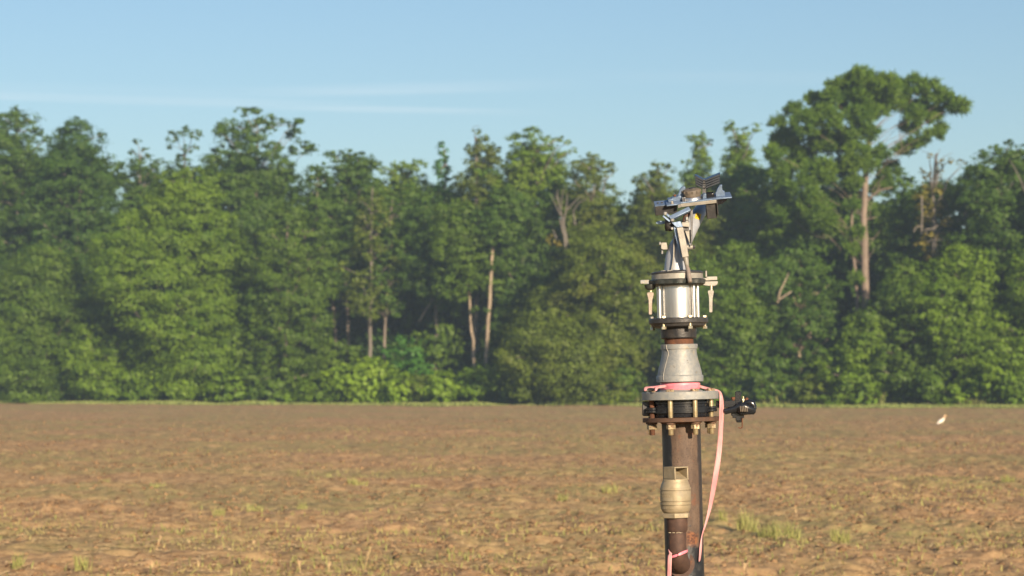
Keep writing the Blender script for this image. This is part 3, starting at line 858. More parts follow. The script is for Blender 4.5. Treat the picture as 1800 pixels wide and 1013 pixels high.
# counterweight
def CW(a, b, d):      # tilted block frame: a along, b down, d deep
    return Lp(1151.6, 363.2, -16) + Vector((.995, .0, .075)) * (a * S) + Vector((.03, .30, -.95)) * (b * S) + Vector((0, .95, .30)) * (d * S)
cw = part('counterweight', prism(BM(), [(0, 0), (38.6, 0), (38.6, 16.4), (0, 16.8)], 0, 34, CW), m_dark, gun, bevel=.0012)
bm = BM(); prism(bm, [(-.2, -1.2), (19.5, -1.2), (19.5, .2), (-.2, .2)], -.3, 34.3, CW)
part('weight_sky_sheet', bm, m_skytint, gun)  # thin sheet added to paint the sky's reflection on the weight's top
for a in (6, 13):
    part('hex_bolt', hexhead(BM(), CW(a, -1.2, 16), (0, -.3, .95), 2.2, 1.4), m_dark, gun)
# tray: plate tipped towards the camera, level line rising to the right
U_ = Vector((.996, 0, .088)); V_ = Vector((-.03, .955, .285)).normalized(); N_ = U_.cross(V_).normalized()
T0 = Lp(1197, 356.2, -24)
def TR(a, b, c=0):
    return T0 + U_ * (a * S) + V_ * (b * S) + N_ * (c * S)
def tprism(bm, poly, c0, c1):
    return prism(bm, poly, c0, c1, lambda a, b, d: TR(a, b, d))
tray = part('gun_tray', tprism(BM(), [(-26, -8), (-7, -7), (0, 0), (62, 0), (89.6, -2), (91, 40), (80, 42), (64, 42), (60, 46), (14, 46), (6, 38), (-12, 36), (-25, 33)], -2.4, 0), m_skytint, bevel=.001)
tprism(bm := BM(), [(-6.5, -6.2), (.2, .6), (62, .6), (62, -1.2), (.6, -1.2), (-6.2, -8.2)], -8.0, -2.2)
part('front_lip', bm, m_tan, tray, bevel=.0008)
tprism(bm := BM(), [(62, -1.2), (63.6, -1.2), (63.6, 44), (62, 44)], -30, -2.2)
part('tray_side', bm, m_dark, tray)
tprism(bm := BM(), [(20, 36), (66, 36), (66, 40), (20, 40)], -13, -2.4)
part('tray_under_shade', bm, m_dark, tray)  # dark plate standing in for the shadow under the tray
tprism(bm := BM(), [(44, 4), (61.5, 4), (61.5, 22), (44, 22)], -36, -2.4)
part('ballast_block', bm, m_dark, tray, bevel=.001)
bm = BM(); prism(bm, [(64, 2.2), (81, 2.2), (81, 6), (71, 12.4), (64, 12.4)], 4, 30, lambda a, b, d: TR(a, d, -b))
part('stop_block', bm, m_black, tray, bevel=.001)
# cap on a boss
def tcyl(bm, a, b, prof, seg=48):
    rings = []
    for (c, r) in prof:
        rings.append([bm.verts.new(TR(a + r * math.cos(2 * math.pi * k / seg), b + r * math.sin(2 * math.pi * k / seg), c)) for k in range(seg)])
    for A, B in zip(rings, rings[1:]):
        for k in range(seg):
            bm.faces.new((A[k], A[(k + 1) % seg], B[(k + 1) % seg], B[k]))
    bm.faces.new(rings[0][::-1]); bm.faces.new(rings[-1])
    return bm
part('cap_boss', tcyl(BM(), 22, 22, [(-.5, 18.5), (2.6, 17), (4.4, 15.4)]), m_steel, tray)
cap = part('bearing_cap', tcyl(BM(), 22, 22, [(4.2, 14.8), (5, 15.6), (14.0, 15.8), (16.2, 14.6), (17.0, 12.4), (17.3, 5)]), m_capbr, tray)
bm = BM()
for k in range(12):
    a = 2 * math.pi * k / 12
    c = (22 + 15.6 * math.cos(a), 22 + 15.6 * math.sin(a))
    tprism(bm, [(c[0] + 1.5 * math.cos(t), c[1] + 1.5 * math.sin(t)) for t in (0, 1.05, 2.1, 3.14, 4.19, 5.24)], 11.5, 15.2)
part('cap_notches', bm, m_capbr, cap)
part('cap_plug', tcyl(BM(), 24, 24, [(17.2, 6), (18.8, 5.6), (19.2, 3)], 8), m_dark, cap)
# tabs and small blocks on the tray
VT = lambda off: (lambda a, b, d: TR(a, d, b) + V_ * 0)
bm = BM(); prism(bm, [(-6, 0), (8, 0), (9.4, 8), (12, 18), (12.2, 21.2), (9.4, 22), (5, 21), (1.6, 16), (-1.4, 8.4), (-6, 7)], 24, 29, VT(0))
part('guide_tab', bm, m_skytint, tray, bevel=.001)
bm = BM(); prism(bm, [(-14, 0), (2.5, 0), (2.5, 8), (-3, 9.4), (-3.4, 8), (-14, 7.2)], 12, 24, VT(0))
part('step_block', bm, m_skytint, tray, bevel=.001)
bm = BM(); prism(bm, [(-21, 0), (-12, 0), (-12, 6), (-21, 5.4)], 10, 26, VT(0))
part('step_block', bm, m_skytint, tray, bevel=.001)
part('hex_bolt', hexhead(hexhead(BM(), TR(-15.6, -2.2, 0), N_, 3.0, 1.6), TR(-15.6, -2.2, 1.4), N_, 2.0, 3.4), m_tan, tray)
part('hex_bolt', hexhead(BM(), TR(-8, 20, 8), N_, 2.6, 3), m_rust, tray)
for a in (3.5, 6.8):
    part('clip', tprism(BM(), [(a, 3), (a + 1.6, 3), (a + 1.6, 9), (a, 9)], 0, 7.5), m_steel, tray, bevel=.0006)
bm = BM(); prism(bm, [(63, 0), (79, 0), (79, 8.2), (76, 9.6), (75.2, 13), (75.6, 20.4), (71, 20.0), (66.6, 14), (64.4, 8.6), (63, 8)], 12, 18, VT(0))
part('guide_tab', bm, m_skytint, tray, bevel=.001)
bm = BM(); prism(bm, [(46.6, 0), (60.4, 0), (61, 2), (60.6, 7.4), (47.4, 8)], 10, 24, VT(0))
part('rubber_bumper', bm, m_black, tray, bevel=.0012)
bm = BM(); prism(bm, [(39, 0), (46, 0), (46, 8.6), (41, 8.4)], 8, 20, VT(0))
part('step_block', bm, m_skytint, tray, bevel=.001)
# finned V deflector
bm = BM()
prism(bm, [(1223.4, 309), (1237.8, 316.2), (1264.8, 305.6), (1265.4, 321), (1240.6, 333), (1236.4, 333), (1223.6, 324)], 20, 26)
df = part('deflector', bm, m_black, tray, bevel=.0006)
for k in range(4):
    o = k * 4.25
    bm = BM()
    prism(bm, [(1221.6 + k * .3, 307.4 + o), (1223.2, 306.8 + o), (1237.7, 314.6 + o), (1264.6 - .3 * k, 303.8 + o), (1266.2 - .3 * k, 304.2 + o), (1266.2 - .3 * k, 307.0 + o), (1238, 317.9 + o), (1221.8 + k * .3, 310.4 + o)], 6, 25 - k, lambda a_, b_, d_: Lp(a_, b_ - d_ * .17 + 3.4, d_))
    part('fin', bm, m_fin, df, bevel=.0009)
bm = BM(); prism(bm, [(1236.4, 315.8), (1239, 315.8), (1241.4, 340), (1234.6, 340)], 6, 24)
part('fin_web', bm, m_dark, df)

# ---- bypass branch with its air-release valve, in front of the pipe
BY = -64.0                                     # px in front of the axis
def bx_(px, py): 
    p = Lp(px, py, BY); return p
def blathe(bm, prof, seg=40, px0=1187.4):
    """turned about a vertical line in front of the pipe; rows are photo rows there"""
    rings = []
    for (py, r) in prof:
        c = Lp(px0 + (py - 870) * .02, py, BY)
        rings.append([bm.verts.new(c + Vector((math.cos(2 * math.pi * k / seg) * r * S, math.sin(2 * math.pi * k / seg) * r * S, 0))) for k in range(seg)])
    for a, b in zip(rings, rings[1:]):
        for k in range(seg):
            bm.faces.new((a[k], a[(k + 1) % seg], b[(k + 1) % seg], b[k]))
    bm.faces.new(rings[0][::-1]); bm.faces.new(rings[-1])
    return bm
br = part('branch_pipe', tube(BM(), [Lp(1190.5, 906, BY), Lp(1190.3, 934, BY), Lp(1190.7, 962, BY), Lp(1191.5, 975, BY + 3), Lp(1193, 985, BY + 12), Lp(1194.5, 990, BY + 26), Lp(1196.5, 992, -30)],
                             [15.6 * S, 15.6 * S, 15.8 * S, 16.8 * S, 17.4 * S, 17.6 * S, 17.6 * S], 36), m_bran)
part('pipe_socket', blathe(BM(), [(935.5, 16), (932, 18), (909, 18.4)], 36, 1189.2), m_bran, br)
bm = BM(); tube(bm, [Lp(1197, 991, -33), Lp(1197, 991, -28)], [24 * S, 23 * S], 36); 
part('saddle_weld', bm, m_bran, br)
vv_ = part('air_valve', blathe(BM(), [(901, 21.4), (899, 23.4), (896, 25.0), (892.5, 26.0), (888.4, 26.4), (888.2, 24.6), (887.2, 24.6), (887, 26.7), (881.8, 26.8), (881.6, 24.8), (880.4, 24.8), (880.2, 26.7),
                                        (862.6, 26.8), (862.4, 24.8), (861.2, 24.8), (861, 26.8), (857.2, 26.7), (857, 25.8), (853.5, 25.2), (849.5, 23.6), (846, 22.2), (843, 21.8)]), m_brass, sharp=14)
bm = BM()
c0 = Lp(1188.6, 910.2, BY)
hexhead(bm, c0, (0, 0, 1), 25.4, 9.6, math.pi / 2 + .1)
part('hex_nut', bm, m_brass, vv_, bevel=.0015, sharp=20)
# cast lettering on the left of the body is illegible in the photograph: only raised dashes remain
bm = BM()
for (row, n0, n1) in ((866.5, -70, -22), (871.5, -72, -18), (892.5, -60, -14)):
    k = n0
    while k < n1:
        c = Lp(1187.4 + (row - 870) * .02, row, BY)
        rr = 26.6 * S if row < 888 else 25.9 * S
        a = R(k)
        p0 = c + Vector((rr * math.sin(a), -rr * math.cos(a), 0))
        tang = Vector((math.cos(a), math.sin(a), 0))
        bar(bm, p0 - tang * (1.0 * S) + Vector((0, 0, .6 * S)), p0 + tang * (1.0 * S) - Vector((0, 0, .6 * S)), 2.2, .9, side=(math.sin(a), -math.cos(a), 0))
        k += 9
part('cast_lettering', bm, m_brass, vv_)
# square outlet hood, one corner towards the camera
al = R(39)
hc = Lp(1187.6, 832, BY - 2)
e1 = Vector((math.cos(al), -math.sin(al), 0)) * -1       # towards the left-near face's far end
hs = 17.4 * S
ex = Vector((math.sin(al), -math.cos(al), 0)); ey = Vector((math.cos(al), math.sin(al), 0))
# local frame: ex points to the near right (normal of the opening), ey along the opening to the right
nrm = Vector((math.sin(R(36)), -math.cos(R(36)), 0)); wid = Vector((math.cos(R(36)), math.sin(R(36)), 0))
def HD(a, b, c): return hc + wid * (a * S) + nrm * (b * S) + Vector((0, 0, c * S))
bm = BM()
def hbox(a0, a1, b0, b1, c0, c1):
    vs = [bm.verts.new(HD(a, b, c)) for c in (c0, c1) for a, b in ((a0, b0), (a1, b0), (a1, b1), (a0, b1))]
    for f in ((0, 3, 2, 1), (4, 5, 6, 7), (0, 1, 5, 4), (1, 2, 6, 5), (2, 3, 7, 6), (3, 0, 4, 7)):
        bm.faces.new([vs[i] for i in f])
hbox(-14.6, 16.4, -15, 15, 9.0, 11.4)          # roof
hbox(-14.6, -11.8, -15, 15, -9.2, 9.0)         # left wall
hbox(13.6, 16.4, -15, 15, -9.2, 9.0)           # right wall
hbox(-11.8, 13.6, -15, -11, -9.2, 9.0)         # back
hbox(-14.6, 16.4, -15, 15.6, -11.6, -9.2)      # floor
hood = part('outlet_hood', bm, m_brass, vv_, bevel=.001)
bm = BM()
p_ = [HD(-11.6, -10.8, -9.1), HD(13.4, -10.8, -9.1), HD(13.4, 13, -9.0), HD(-11.6, 13, -9.0), HD(-11.6, -10.8, 7.0), HD(13.4, -10.8, 3.0)]
v = [bm.verts.new(q) for q in p_]
for f in ((0, 1, 2, 3), (3, 2, 5, 4), (0, 3, 4), (1, 5, 2), (0, 4, 5, 1)):
    bm.faces.new([v[i] for i in f])
part('flap', bm, m_brass, hood)
part('paint_mark', bar(BM(), Lp(1180, 936.5, BY - 16.4), Lp(1201, 936.0, BY - 16.4), 1.0, .5), m_pale, br) if False else None
bm = BM()
for k in range(11):
    px = 1176.5 + k * 2.2
    if k in (2, 5): continue
    xx = px - 1190.4
    p0 = Lp(px, 936.2 + .5 * math.sin(k * 2.3), BY - math.sqrt(max(1, 16.3 ** 2 - xx * xx)))
    bar(bm, p0 + Vector((-.6 * S, 0, .35 * S * math.sin(k))), p0 + Vector((.6 * S, 0, -.3 * S)), .9, .6)
part('paint_flecks', bm, m_pale, br)

# ------------------------------------------------------------------ pink ribbons
m_pink, t, p = new_mat('pink_ribbon_plastic')
co = t.node('ShaderNodeTexCoord').outputs['Object']
crs = t.noise(t.scaled(co, (1, 1, .35)), 75, 3, .5)
t.put(p, 'Normal', t.node('ShaderNodeBump', Strength=.6, Distance=.004, Height=crs).outputs[0])
cpk = t.mix(t.ramp(t.noise(t.scaled(co, (1, 1, .2)), 60, 4), .3, .7), (.66, .29, .31), (.80, .47, .46))
cpk = t.mix(t.math('MULTIPLY', t.ramp(t.noise(co, 24, 5, .65), .5, .72), .55), cpk, (.50, .30, .27))
t.put(p, 'Base Color', cpk)
p.inputs['Roughness'].default_value = .5
trl = t.node('ShaderNodeBsdfTranslucent', Color=(.85, .30, .32, 1))
mx = t.node('ShaderNodeMixShader'); mx.inputs[0].default_value = .3
t.l.new(p.outputs[0], mx.inputs[1]); t.l.new(trl.outputs[0], mx.inputs[2]); t.l.new(mx.outputs[0], t.n['Material Output'].inputs[0])
m_pinkhot = surf('pink_band_plastic', (.70, .19, .25), (.78, .27, .32), 60, .45, 0, [((.85, .34, .38), 30, .55, .75, .5, 0)])

def toW(v): return Vector(RB) + Matrix.Rotation(TILT, 3, 'Y') @ v
def strip(name, left, right, parent, mat, loc, thick=.0006, up=None):
    """ribbon between two edge lines of world points, given a real thickness"""
    n = len(left)
    vs = []
    for l, r in zip(left, right): vs += [Vector(l) - loc, Vector(r) - loc]
    fs = [(2 * i, 2 * i + 1, 2 * i + 3, 2 * i + 2) for i in range(n - 1)]
    o = link_mesh(name, vs, fs, mat, (0, 0, 0), parent)
    o.data.polygons.foreach_set('use_smooth', [True] * len(fs))
    sd = o.modifiers.new('smooth', 'SUBSURF'); sd.levels = 2; sd.render_levels = 2
    so = o.modifiers.new('thick', 'SOLIDIFY'); so.thickness = thick; so.offset = 0
    return o
rb_loc = toW(Lp(1195, 680))
ribbon = empty('pink_ribbon', rb_loc, 'long pink plastic ribbon tied under the grey reducer and hanging down the right side', 'ribbon')
# wound band
bm = BM()
lathe(bm, [(684.8, 34.4), (683.4, 35.2), (679.4, 34.8), (678.2, 35.5), (675, 35.4), (674, 34.9), (672.2, 34.6)], 56, wob=.006)
me = bpy.data.meshes.new('wound_band')
for v in bm.verts: v.co = toW(v.co) - rb_loc
bm.to_mesh(me); bm.free(); me.materials.append(m_pinkhot)
me.polygons.foreach_set('use_smooth', [True] * len(me.polygons))
me.set_sharp_from_angle(angle=R(40))
o = bpy.data.objects.new('wound_band', me); COL.objects.link(o); o.parent = ribbon
# crumpled end over the left of the flange
W_ = lambda px, py, dy: toW(Lp(px, py, dy))
strip('loose_end', [W_(1172, 676.2, -32), W_(1160, 677.6, -40), W_(1150, 678.8, -44), W_(1141, 679.2, -46), W_(1134, 679.8, -48), W_(1132, 682, -50), W_(1131, 687.6, -52)],
      [W_(1172, 681.8, -33), W_(1160, 682.6, -42), W_(1152, 683.0, -50), W_(1144, 681.6, -53), W_(1138.4, 682.4, -53), W_(1137, 684, -54), W_(1136.6, 688.2, -55)], ribbon, m_pink, rb_loc)
strip('loose_end', [W_(1156, 678.4, -50), W_(1152.6, 680.0, -54), W_(1151.4, 683, -56), W_(1150.4, 688, -57)],
      [W_(1161, 679, -50), W_(1157.6, 680.6, -54), W_(1156, 684, -56), W_(1154.6, 688, -57)], ribbon, m_pink, rb_loc)
# long tail: right over the flange, down past its rim
tail = [(1226, 676.0, 1226.4, 680.6, -10), (1236, 678.6, 1235, 683.2, -11), (1246, 681.4, 1244, 685.4, -12), (1256, 683.8, 1255, 687.2, -14), (1263.0, 685.0, 1261.6, 688.2, -15),
        (1268, 689.4, 1263.8, 690.4, -16), (1271.4, 697, 1264.2, 697, -16), (1273.4, 712, 1264.0, 711, -16), (1273, 730, 1263.8, 730, -15), (1271.8, 755, 1262.6, 754, -13),
        (1270.6, 780, 1260.4, 779, -11), (1267.6, 810, 1257.0, 809, -9), (1263.6, 837, 1252.4, 836, -8), (1258.2, 864, 1248.4, 863, -9), (1252.4, 890, 1245.0, 889, -11),
        (1246.4, 910, 1241.4, 909, -14), (1240.4, 927, 1237.2, 926.4, -17), (1236.4, 936, 1234.6, 935, -20), (1234.0, 945, 1232.6, 944, -24), (1234.6, 955, 1229.8, 954, -27), (1233.6, 970, 1228.8, 970, -29), (1232.2, 982, 1228.2, 983, -31), (1231.0, 986, 1228.0, 989, -32)]
tail = [((a + c) / 2 + (a - c) * .43, b, (a + c) / 2 - (a - c) * .43, e, d) if i > 5 else (a, b, c, e, d) for i, (a, b, c, e, d) in enumerate(tail)]
strip('ribbon_tail', [W_(a, b, d + 2.5 * math.sin(i)) for i, (a, b, c, e, d) in enumerate(tail)], [W_(c, e, d - 2 + 2.5 * math.cos(i * 1.3)) for i, (a, b, c, e, d) in enumerate(tail)], ribbon, m_pink, rb_loc)

tb_loc = toW(Lp(1190, 968, BY))
tape = empty('pink_tape', tb_loc, 'short pink tape knotted round the rusty branch pipe with one end hanging', 'ribbon')
lo, ro = [], []
for k in range(25):
    a = 2 * math.pi * k / 24
    rr = 17.6
    px = 1191.2 + rr * math.sin(a)
    dy = BY - rr * math.cos(a)
    sag = 973.5 - 6.5 * math.sin(a) * .9 + 2.5 * math.cos(a)
    lo.append(W_(px, sag - 2.6 - .8 * math.sin(3 * a), dy)); ro.append(W_(px + .2, sag + 2.2, dy - .6))
strip('tape_loop', lo, ro, tape, m_pinkhot, tb_loc)
bm = BM(); tube(bm, [Lp(1175, 966, BY - 12), Lp(1176.6, 970, BY - 14), Lp(1178.6, 973.4, BY - 16), Lp(1181, 974.4, BY - 17)], [.5 * S, 1.2 * S, 2.4 * S, 1.4 * S], 10)
me = bpy.data.meshes.new('knot')
for v in bm.verts: v.co = toW(v.co) - tb_loc
bm.to_mesh(me); bm.free(); me.materials.append(m_pink); me.polygons.foreach_set('use_smooth', [True] * len(me.polygons))
o = bpy.data.objects.new('knot', me); COL.objects.link(o); o.parent = tape
tl = [(1176.4, 972, 1180.8, 973), (1174, 978, 1181.0, 978), (1173.4, 988, 1180.6, 988), (1173.0, 1000, 1180.2, 1000), (1172.6, 1015, 1180.0, 1014), (1173.4, 1032, 1179.2, 1031), (1174.4, 1050, 1178.0, 1049), (1175.6, 1062, 1177.6, 1064)]
strip('tape_end', [W_(a, b, BY - 17 - i * .4) for i, (a, b, c, d) in enumerate(tl)], [W_(c, d, BY - 20 + 1.5 * math.sin(i * 1.7)) for i, (a, b, c, d) in enumerate(tl)], tape, m_pink, tb_loc)

# ------------------------------------------------------------------ the white bird in the field
ED = EYE * FP / (748.5 - HZ)
ke = ED / FP
ex0 = (1653 - 900) * ke
ez = float(ground_z(ex0, ED))
def EP(px, py, dy=0): return Vector(((px - 1653) * ke, dy, (748.5 - py) * ke))
bird = empty('egret', (ex0, ED, ez - .01), 'white egret with a buff head standing on the brown field at right', 'bird')
def smooth_part(name, bm, mat, parent):
    bmesh.ops.recalc_face_normals(bm, faces=bm.faces)
    me = bpy.data.meshes.new(name); bm.to_mesh(me); bm.free(); me.materials.append(mat)
    me.polygons.foreach_set('use_smooth', [True] * len(me.polygons))
    o = bpy.data.objects.new(name, me); COL.objects.link(o); o.parent = parent
    return o
m_bird, t, p = new_mat('egret_plumage')
co = t.node('ShaderNodeTexCoord').outputs['Object']
sp = t.node('ShaderNodeSeparateXYZ', i0=co)
t.put(p, 'Base Color', t.mix(t.ramp(sp.outputs[2], (748.5 - 737.5) * ke, (748.5 - 733.5) * ke), (.80, .75, .66), (.66, .46, .27)))
p.inputs['Roughness'].default_value = .8
bm = BM()
tube(bm, [EP(1646.4, 744.9), EP(1648, 744.2), EP(1650.4, 742.6), EP(1653.2, 740.8), EP(1656, 738.9), EP(1658, 736.9), EP(1659.2, 735), EP(1659.9, 733.4), EP(1660.4, 731.8), EP(1661.3, 730.5), EP(1662.4, 730.4), EP(1663.2, 730.6)],
     [.3 * ke, 1.2 * ke, 2.6 * ke, 3.3 * ke, 3.1 * ke, 2.3 * ke, 1.6 * ke, 1.35 * ke, 1.4 * ke, 1.5 * ke, 1.1 * ke, .5 * ke], 18, .85)
smooth_part('body', bm, m_bird, bird)
m_bill = surf('yellow_bill', (.55, .33, .06), None, 30, .5)
m_leg = surf('bird_leg', (.10, .09, .05), None, 30, .6)
smooth_part('bill', tube(BM(), [EP(1662.8, 730.6), EP(1664.6, 731.3), EP(1666.2, 732)], [.55 * ke, .4 * ke, .08 * ke], 8), m_bill, bird)
for sd, dy in ((1653.4, -.03), (1655.0, .03)):
    smooth_part('leg', tube(BM(), [EP(sd, 743, dy), EP(sd - .6, 745.8, dy), EP(sd + .1, 748.6, dy), EP(sd + 1.6, 748.9, dy)], [.5 * ke, .35 * ke, .3 * ke, .2 * ke], 8), m_leg, bird)
bm = BM()
tube(bm, [EP(1645.6, 745.8, -.07), EP(1649, 743.6, -.075), EP(1653, 740.8, -.08), EP(1656, 738.6, -.06)], [.3 * ke, 1.5 * ke, 2.1 * ke, .9 * ke], 12, .5)
smooth_part('wing', bm, m_bird, bird)
# ------------------------------------------------------------------ woodland
LM = {
    'oak':   leaf_mat('oak_leaves', (0.042, 0.096, 0.009), (0.098, 0.183, 0.015), (0.062, 0.137, 0.013)),
    'deep':  leaf_mat('deep_green_leaves', (0.037, 0.092, 0.009), (0.078, 0.160, 0.015), (0.047, 0.121, 0.013)),
    'mid':   leaf_mat('mid_green_leaves', (0.054, 0.113, 0.007), (0.126, 0.211, 0.013), (0.084, 0.166, 0.011)),
    'light': leaf_mat('vine_leaves', (0.068, 0.137, 0.005), (0.171, 0.278, 0.013), (0.097, 0.195, 0.009), .28),
    'bright': leaf_mat('young_leaves', (0.101, 0.192, 0.009), (0.239, 0.368, 0.018), (0.174, 0.303, 0.017), .28),
    'yellow': leaf_mat('yellow_green_leaves', (0.087, 0.166, 0.009), (0.187, 0.287, 0.018), (0.106, 0.206, 0.014), .28),
    'blue':  leaf_mat('blue_green_leaves', (0.042, 0.131, 0.011), (0.084, 0.228, 0.021), (0.068, 0.183, 0.015)),
    'olive': leaf_mat('olive_leaves', (0.074, 0.114, 0.009), (0.151, 0.215, 0.016), (0.138, 0.148, 0.016)),
    'brown': leaf_mat('brown_leaves', (0.140, 0.127, 0.016), (0.264, 0.228, 0.028), (0.126, 0.156, 0.016)),
    'pine':  leaf_mat('pine_needles', (0.046, 0.107, 0.007), (0.123, 0.205, 0.013), (0.084, 0.166, 0.010), .12),
}
def bark(name, a, b):
    return surf(name, a, b, 2.2, .9, 0, [((a[0] * .45, a[1] * .45, a[2] * .45), 5, .56, .75, .95, 0)], streak=(3, 3, .6))
BK = {'pale': bark('pale_bark', (.26, .205, .145), (.36, .29, .205)), 'grey': bark('grey_bark', (.15, .125, .10), (.24, .20, .16)),
      'pine': bark('pine_bark', (.165, .128, .10), (.25, .195, .15)), 'dead': bark('dead_wood', (.125, .11, .092), (.18, .158, .132)), 'dark': bark('dark_bark', (.08, .065, .05), (.13, .10, .08))}

def unit(v):
    return v / np.maximum(1e-9, np.linalg.norm(v, axis=-1, keepdims=True))

def leaves_for(lobes, l=.19, wd=.13, cov=1.0, fl=1.0, up=.35, clump=.42, loose=.5):
    """lobes: (n,6) centre + radii. Sprays of diamond leaves round sub-clumps on each lobe."""
    out = []
    area = .5 * l * wd
    for (cx, cy, cz, rx, ry, rz) in lobes:
        r = (rx * ry * rz) ** (1 / 3)
        n = max(30, int(cov * 12.57 * r * r / area * .80))
        K = max(8, int(8 + 12 * r))
        d = unit(rng.normal(size=(K, 3)))
        rad = .55 + .45 * rng.random(K) ** .5
        sc_ = np.array([rx, ry, rz])
        sub = d * rad[:, None] * sc_
        wgt = .25 + rng.random(K) ** 1.5
        idx = rng.choice(K, n, p=wgt / wgt.sum())
        jit = rng.normal(size=(n, 3)) * (clump * loose * .92 * r) * np.array([1.2, 1.2, .6 * fl]) * (.5 + .8 * rng.random(K))[idx][:, None]
        p = sub[idx] + jit
        nrm = unit(unit(p / sc_) * .85 + unit(jit + 1e-6) * .5 + np.array([0, 0, up]) + rng.normal(size=(n, 3)) * .34)
        t = unit(np.cross(nrm, rng.normal(size=(n, 3))))
        b = np.cross(nrm, t)
        s = (.45 + 1.25 * rng.random(n) ** 2)[:, None]
        c = p + np.array([cx, cy, cz])
        bend = nrm * (l * .12) * s
        out.append(np.stack([c - t * (l * .5) * s - bend, c + b * (wd * .5) * s, c + t * (l * .5) * s - bend, c - b * (wd * .5) * s], 1))
    return np.concatenate(out)

def needles_for(lobes, cov=1.0):
    """pine foliage: flat-topped tufts of long thin blades fanning out of each twig end"""
    out = []
    for (cx, cy, cz, rx, ry, rz) in lobes:
        r = (rx * ry * rz) ** (1 / 3)
        K = max(16, int(56 * r * r * cov))
        d = unit(rng.normal(size=(K, 3)))
        sub = d * (.35 + .65 * rng.random((K, 1)) ** .5) * np.array([rx, ry, rz]) + np.array([cx, cy, cz])
        m = 30
        dirs = unit(rng.normal(size=(K, m, 3)) * np.array([1, 1, .75]) + np.array([0, 0, .55]) + d[:, None] * .4)
        ln = (.26 + .22 * rng.random((K, m, 1)))
        base = np.repeat(sub[:, None], m, 1) + rng.normal(size=(K, m, 3)) * .10
        side = unit(np.cross(dirs, rng.normal(size=(K, m, 3)))) * .042
        tip = base + dirs * ln
        q = np.stack([base - side, base + side, tip + side * .5, tip - side * .5], 2).reshape(-1, 4, 3)
        out.append(q)
    return np.concatenate(out)

class Wood:
    """tapered limbs collected into one mesh"""
    def __init__(s): s.v = []; s.f = []
    def limb(s, pts, r0, r1, seg=7):
        pts = np.asarray(pts, float); n = len(pts)
        base = len(s.v)
        for i, p in enumerate(pts):
            t = unit(pts[min(i + 1, n - 1)] - pts[max(0, i - 1)])
            a = unit(np.cross(t, np.array([.31, .95, .05]))); b = np.cross(t, a)
            r = r0 + (r1 - r0) * i / (n - 1)
            for k in range(seg):
                an = 2 * math.pi * k / seg
                s.v.append(p + a * r * math.cos(an) + b * r * math.sin(an))
        for i in range(n - 1):
            for k in range(seg):
                s.f.append((base + i * seg + k, base + i * seg + (k + 1) % seg, base + (i + 1) * seg + (k + 1) % seg, base + (i + 1) * seg + k))
        s.f.append(tuple(base + (n - 1) * seg + k for k in range(seg)))
    def build(s, name, mat, loc, parent):
        o = link_mesh(name, np.asarray(s.v) - np.asarray(loc), s.f, mat, (0, 0, 0), parent)
        o.data.polygons.foreach_set('use_smooth', [True] * len(s.f))
        return o

def curve(a, b, wob, n=6, sag=0.0):
    a = np.asarray(a, float); b = np.asarray(b, float)
    t = np.linspace(0, 1, n)[:, None]
    p = a * (1 - t) + b * t
    ln = np.linalg.norm(b - a)
    p[1:-1] += rng.normal(size=(n - 2, 3)) * wob * ln
    p[:, 2] += (np.sin(t[:, 0] * math.pi) * sag * ln)
    return p

def auto_lobes(cx, top, bot, hw, n, D, shape='dome', rl=.40):
    """lobes filling a crown given by its outline in the photograph; depth equals width"""
    m = D / FP
    z1 = EYE - (top - HZ) * m; z0 = EYE - (bot - HZ) * m
    X = (cx - 900) * m; w_ = hw * m * 1.06; h = z1 - z0
    out = []
    n = int(n * 1.3)
    for i in range(n):
        u = (i + .5) / n
        if shape == 'cone': prof = (1 - u) ** .8 * .95 + .08
        elif shape == 'tall': prof = math.sin(math.pi * min(1, u * .86 + .12)) ** .6
        elif shape == 'skirt': prof = (1 - u ** 3.6) ** .5 * .95 + .05
        else: prof = math.sqrt(max(.05, 1 - abs(2 * (u - .42) / 1.2) ** 3.2))
        a = i * 2.399963 + cx
        prof *= 1 + .24 * math.sin(a * 2 + u * 8 + cx) + .12 * math.sin(a * 3 - u * 13 + cx * .7)
        r = w_ * rl * (.55 + .8 * rng.random()) * (.62 + .38 * prof)
        rr = max(0, w_ * prof - r * .75) * (.46 + .54 * rng.random() ** .6)
        z = z0 + r * .6 + (h - r * 1.35) * u
        out.append((X + rr * math.cos(a) + w_ * .16 * math.sin(cx * 1.3 + u * 3.6), D + rr * math.sin(a), z, r, r, r * .78))
    return out

def px_lobes(lst, D, seed=0, dz=.8, flat=.8):
    m = D / FP
    lr = np.random.default_rng(seed + 77)
    out = []
    for e in lst:
        px, py, r = e[:3]
        dy = e[3] if len(e) > 3 else lr.normal() * dz * 2.2
        rz = r * m * (e[4] if len(e) > 4 else flat)
        d = D + dy
        k = d / D
        out.append(((px - 900) * m * k, d, EYE - (py - HZ) * m * k, r * m, r * m, rz))
    return out

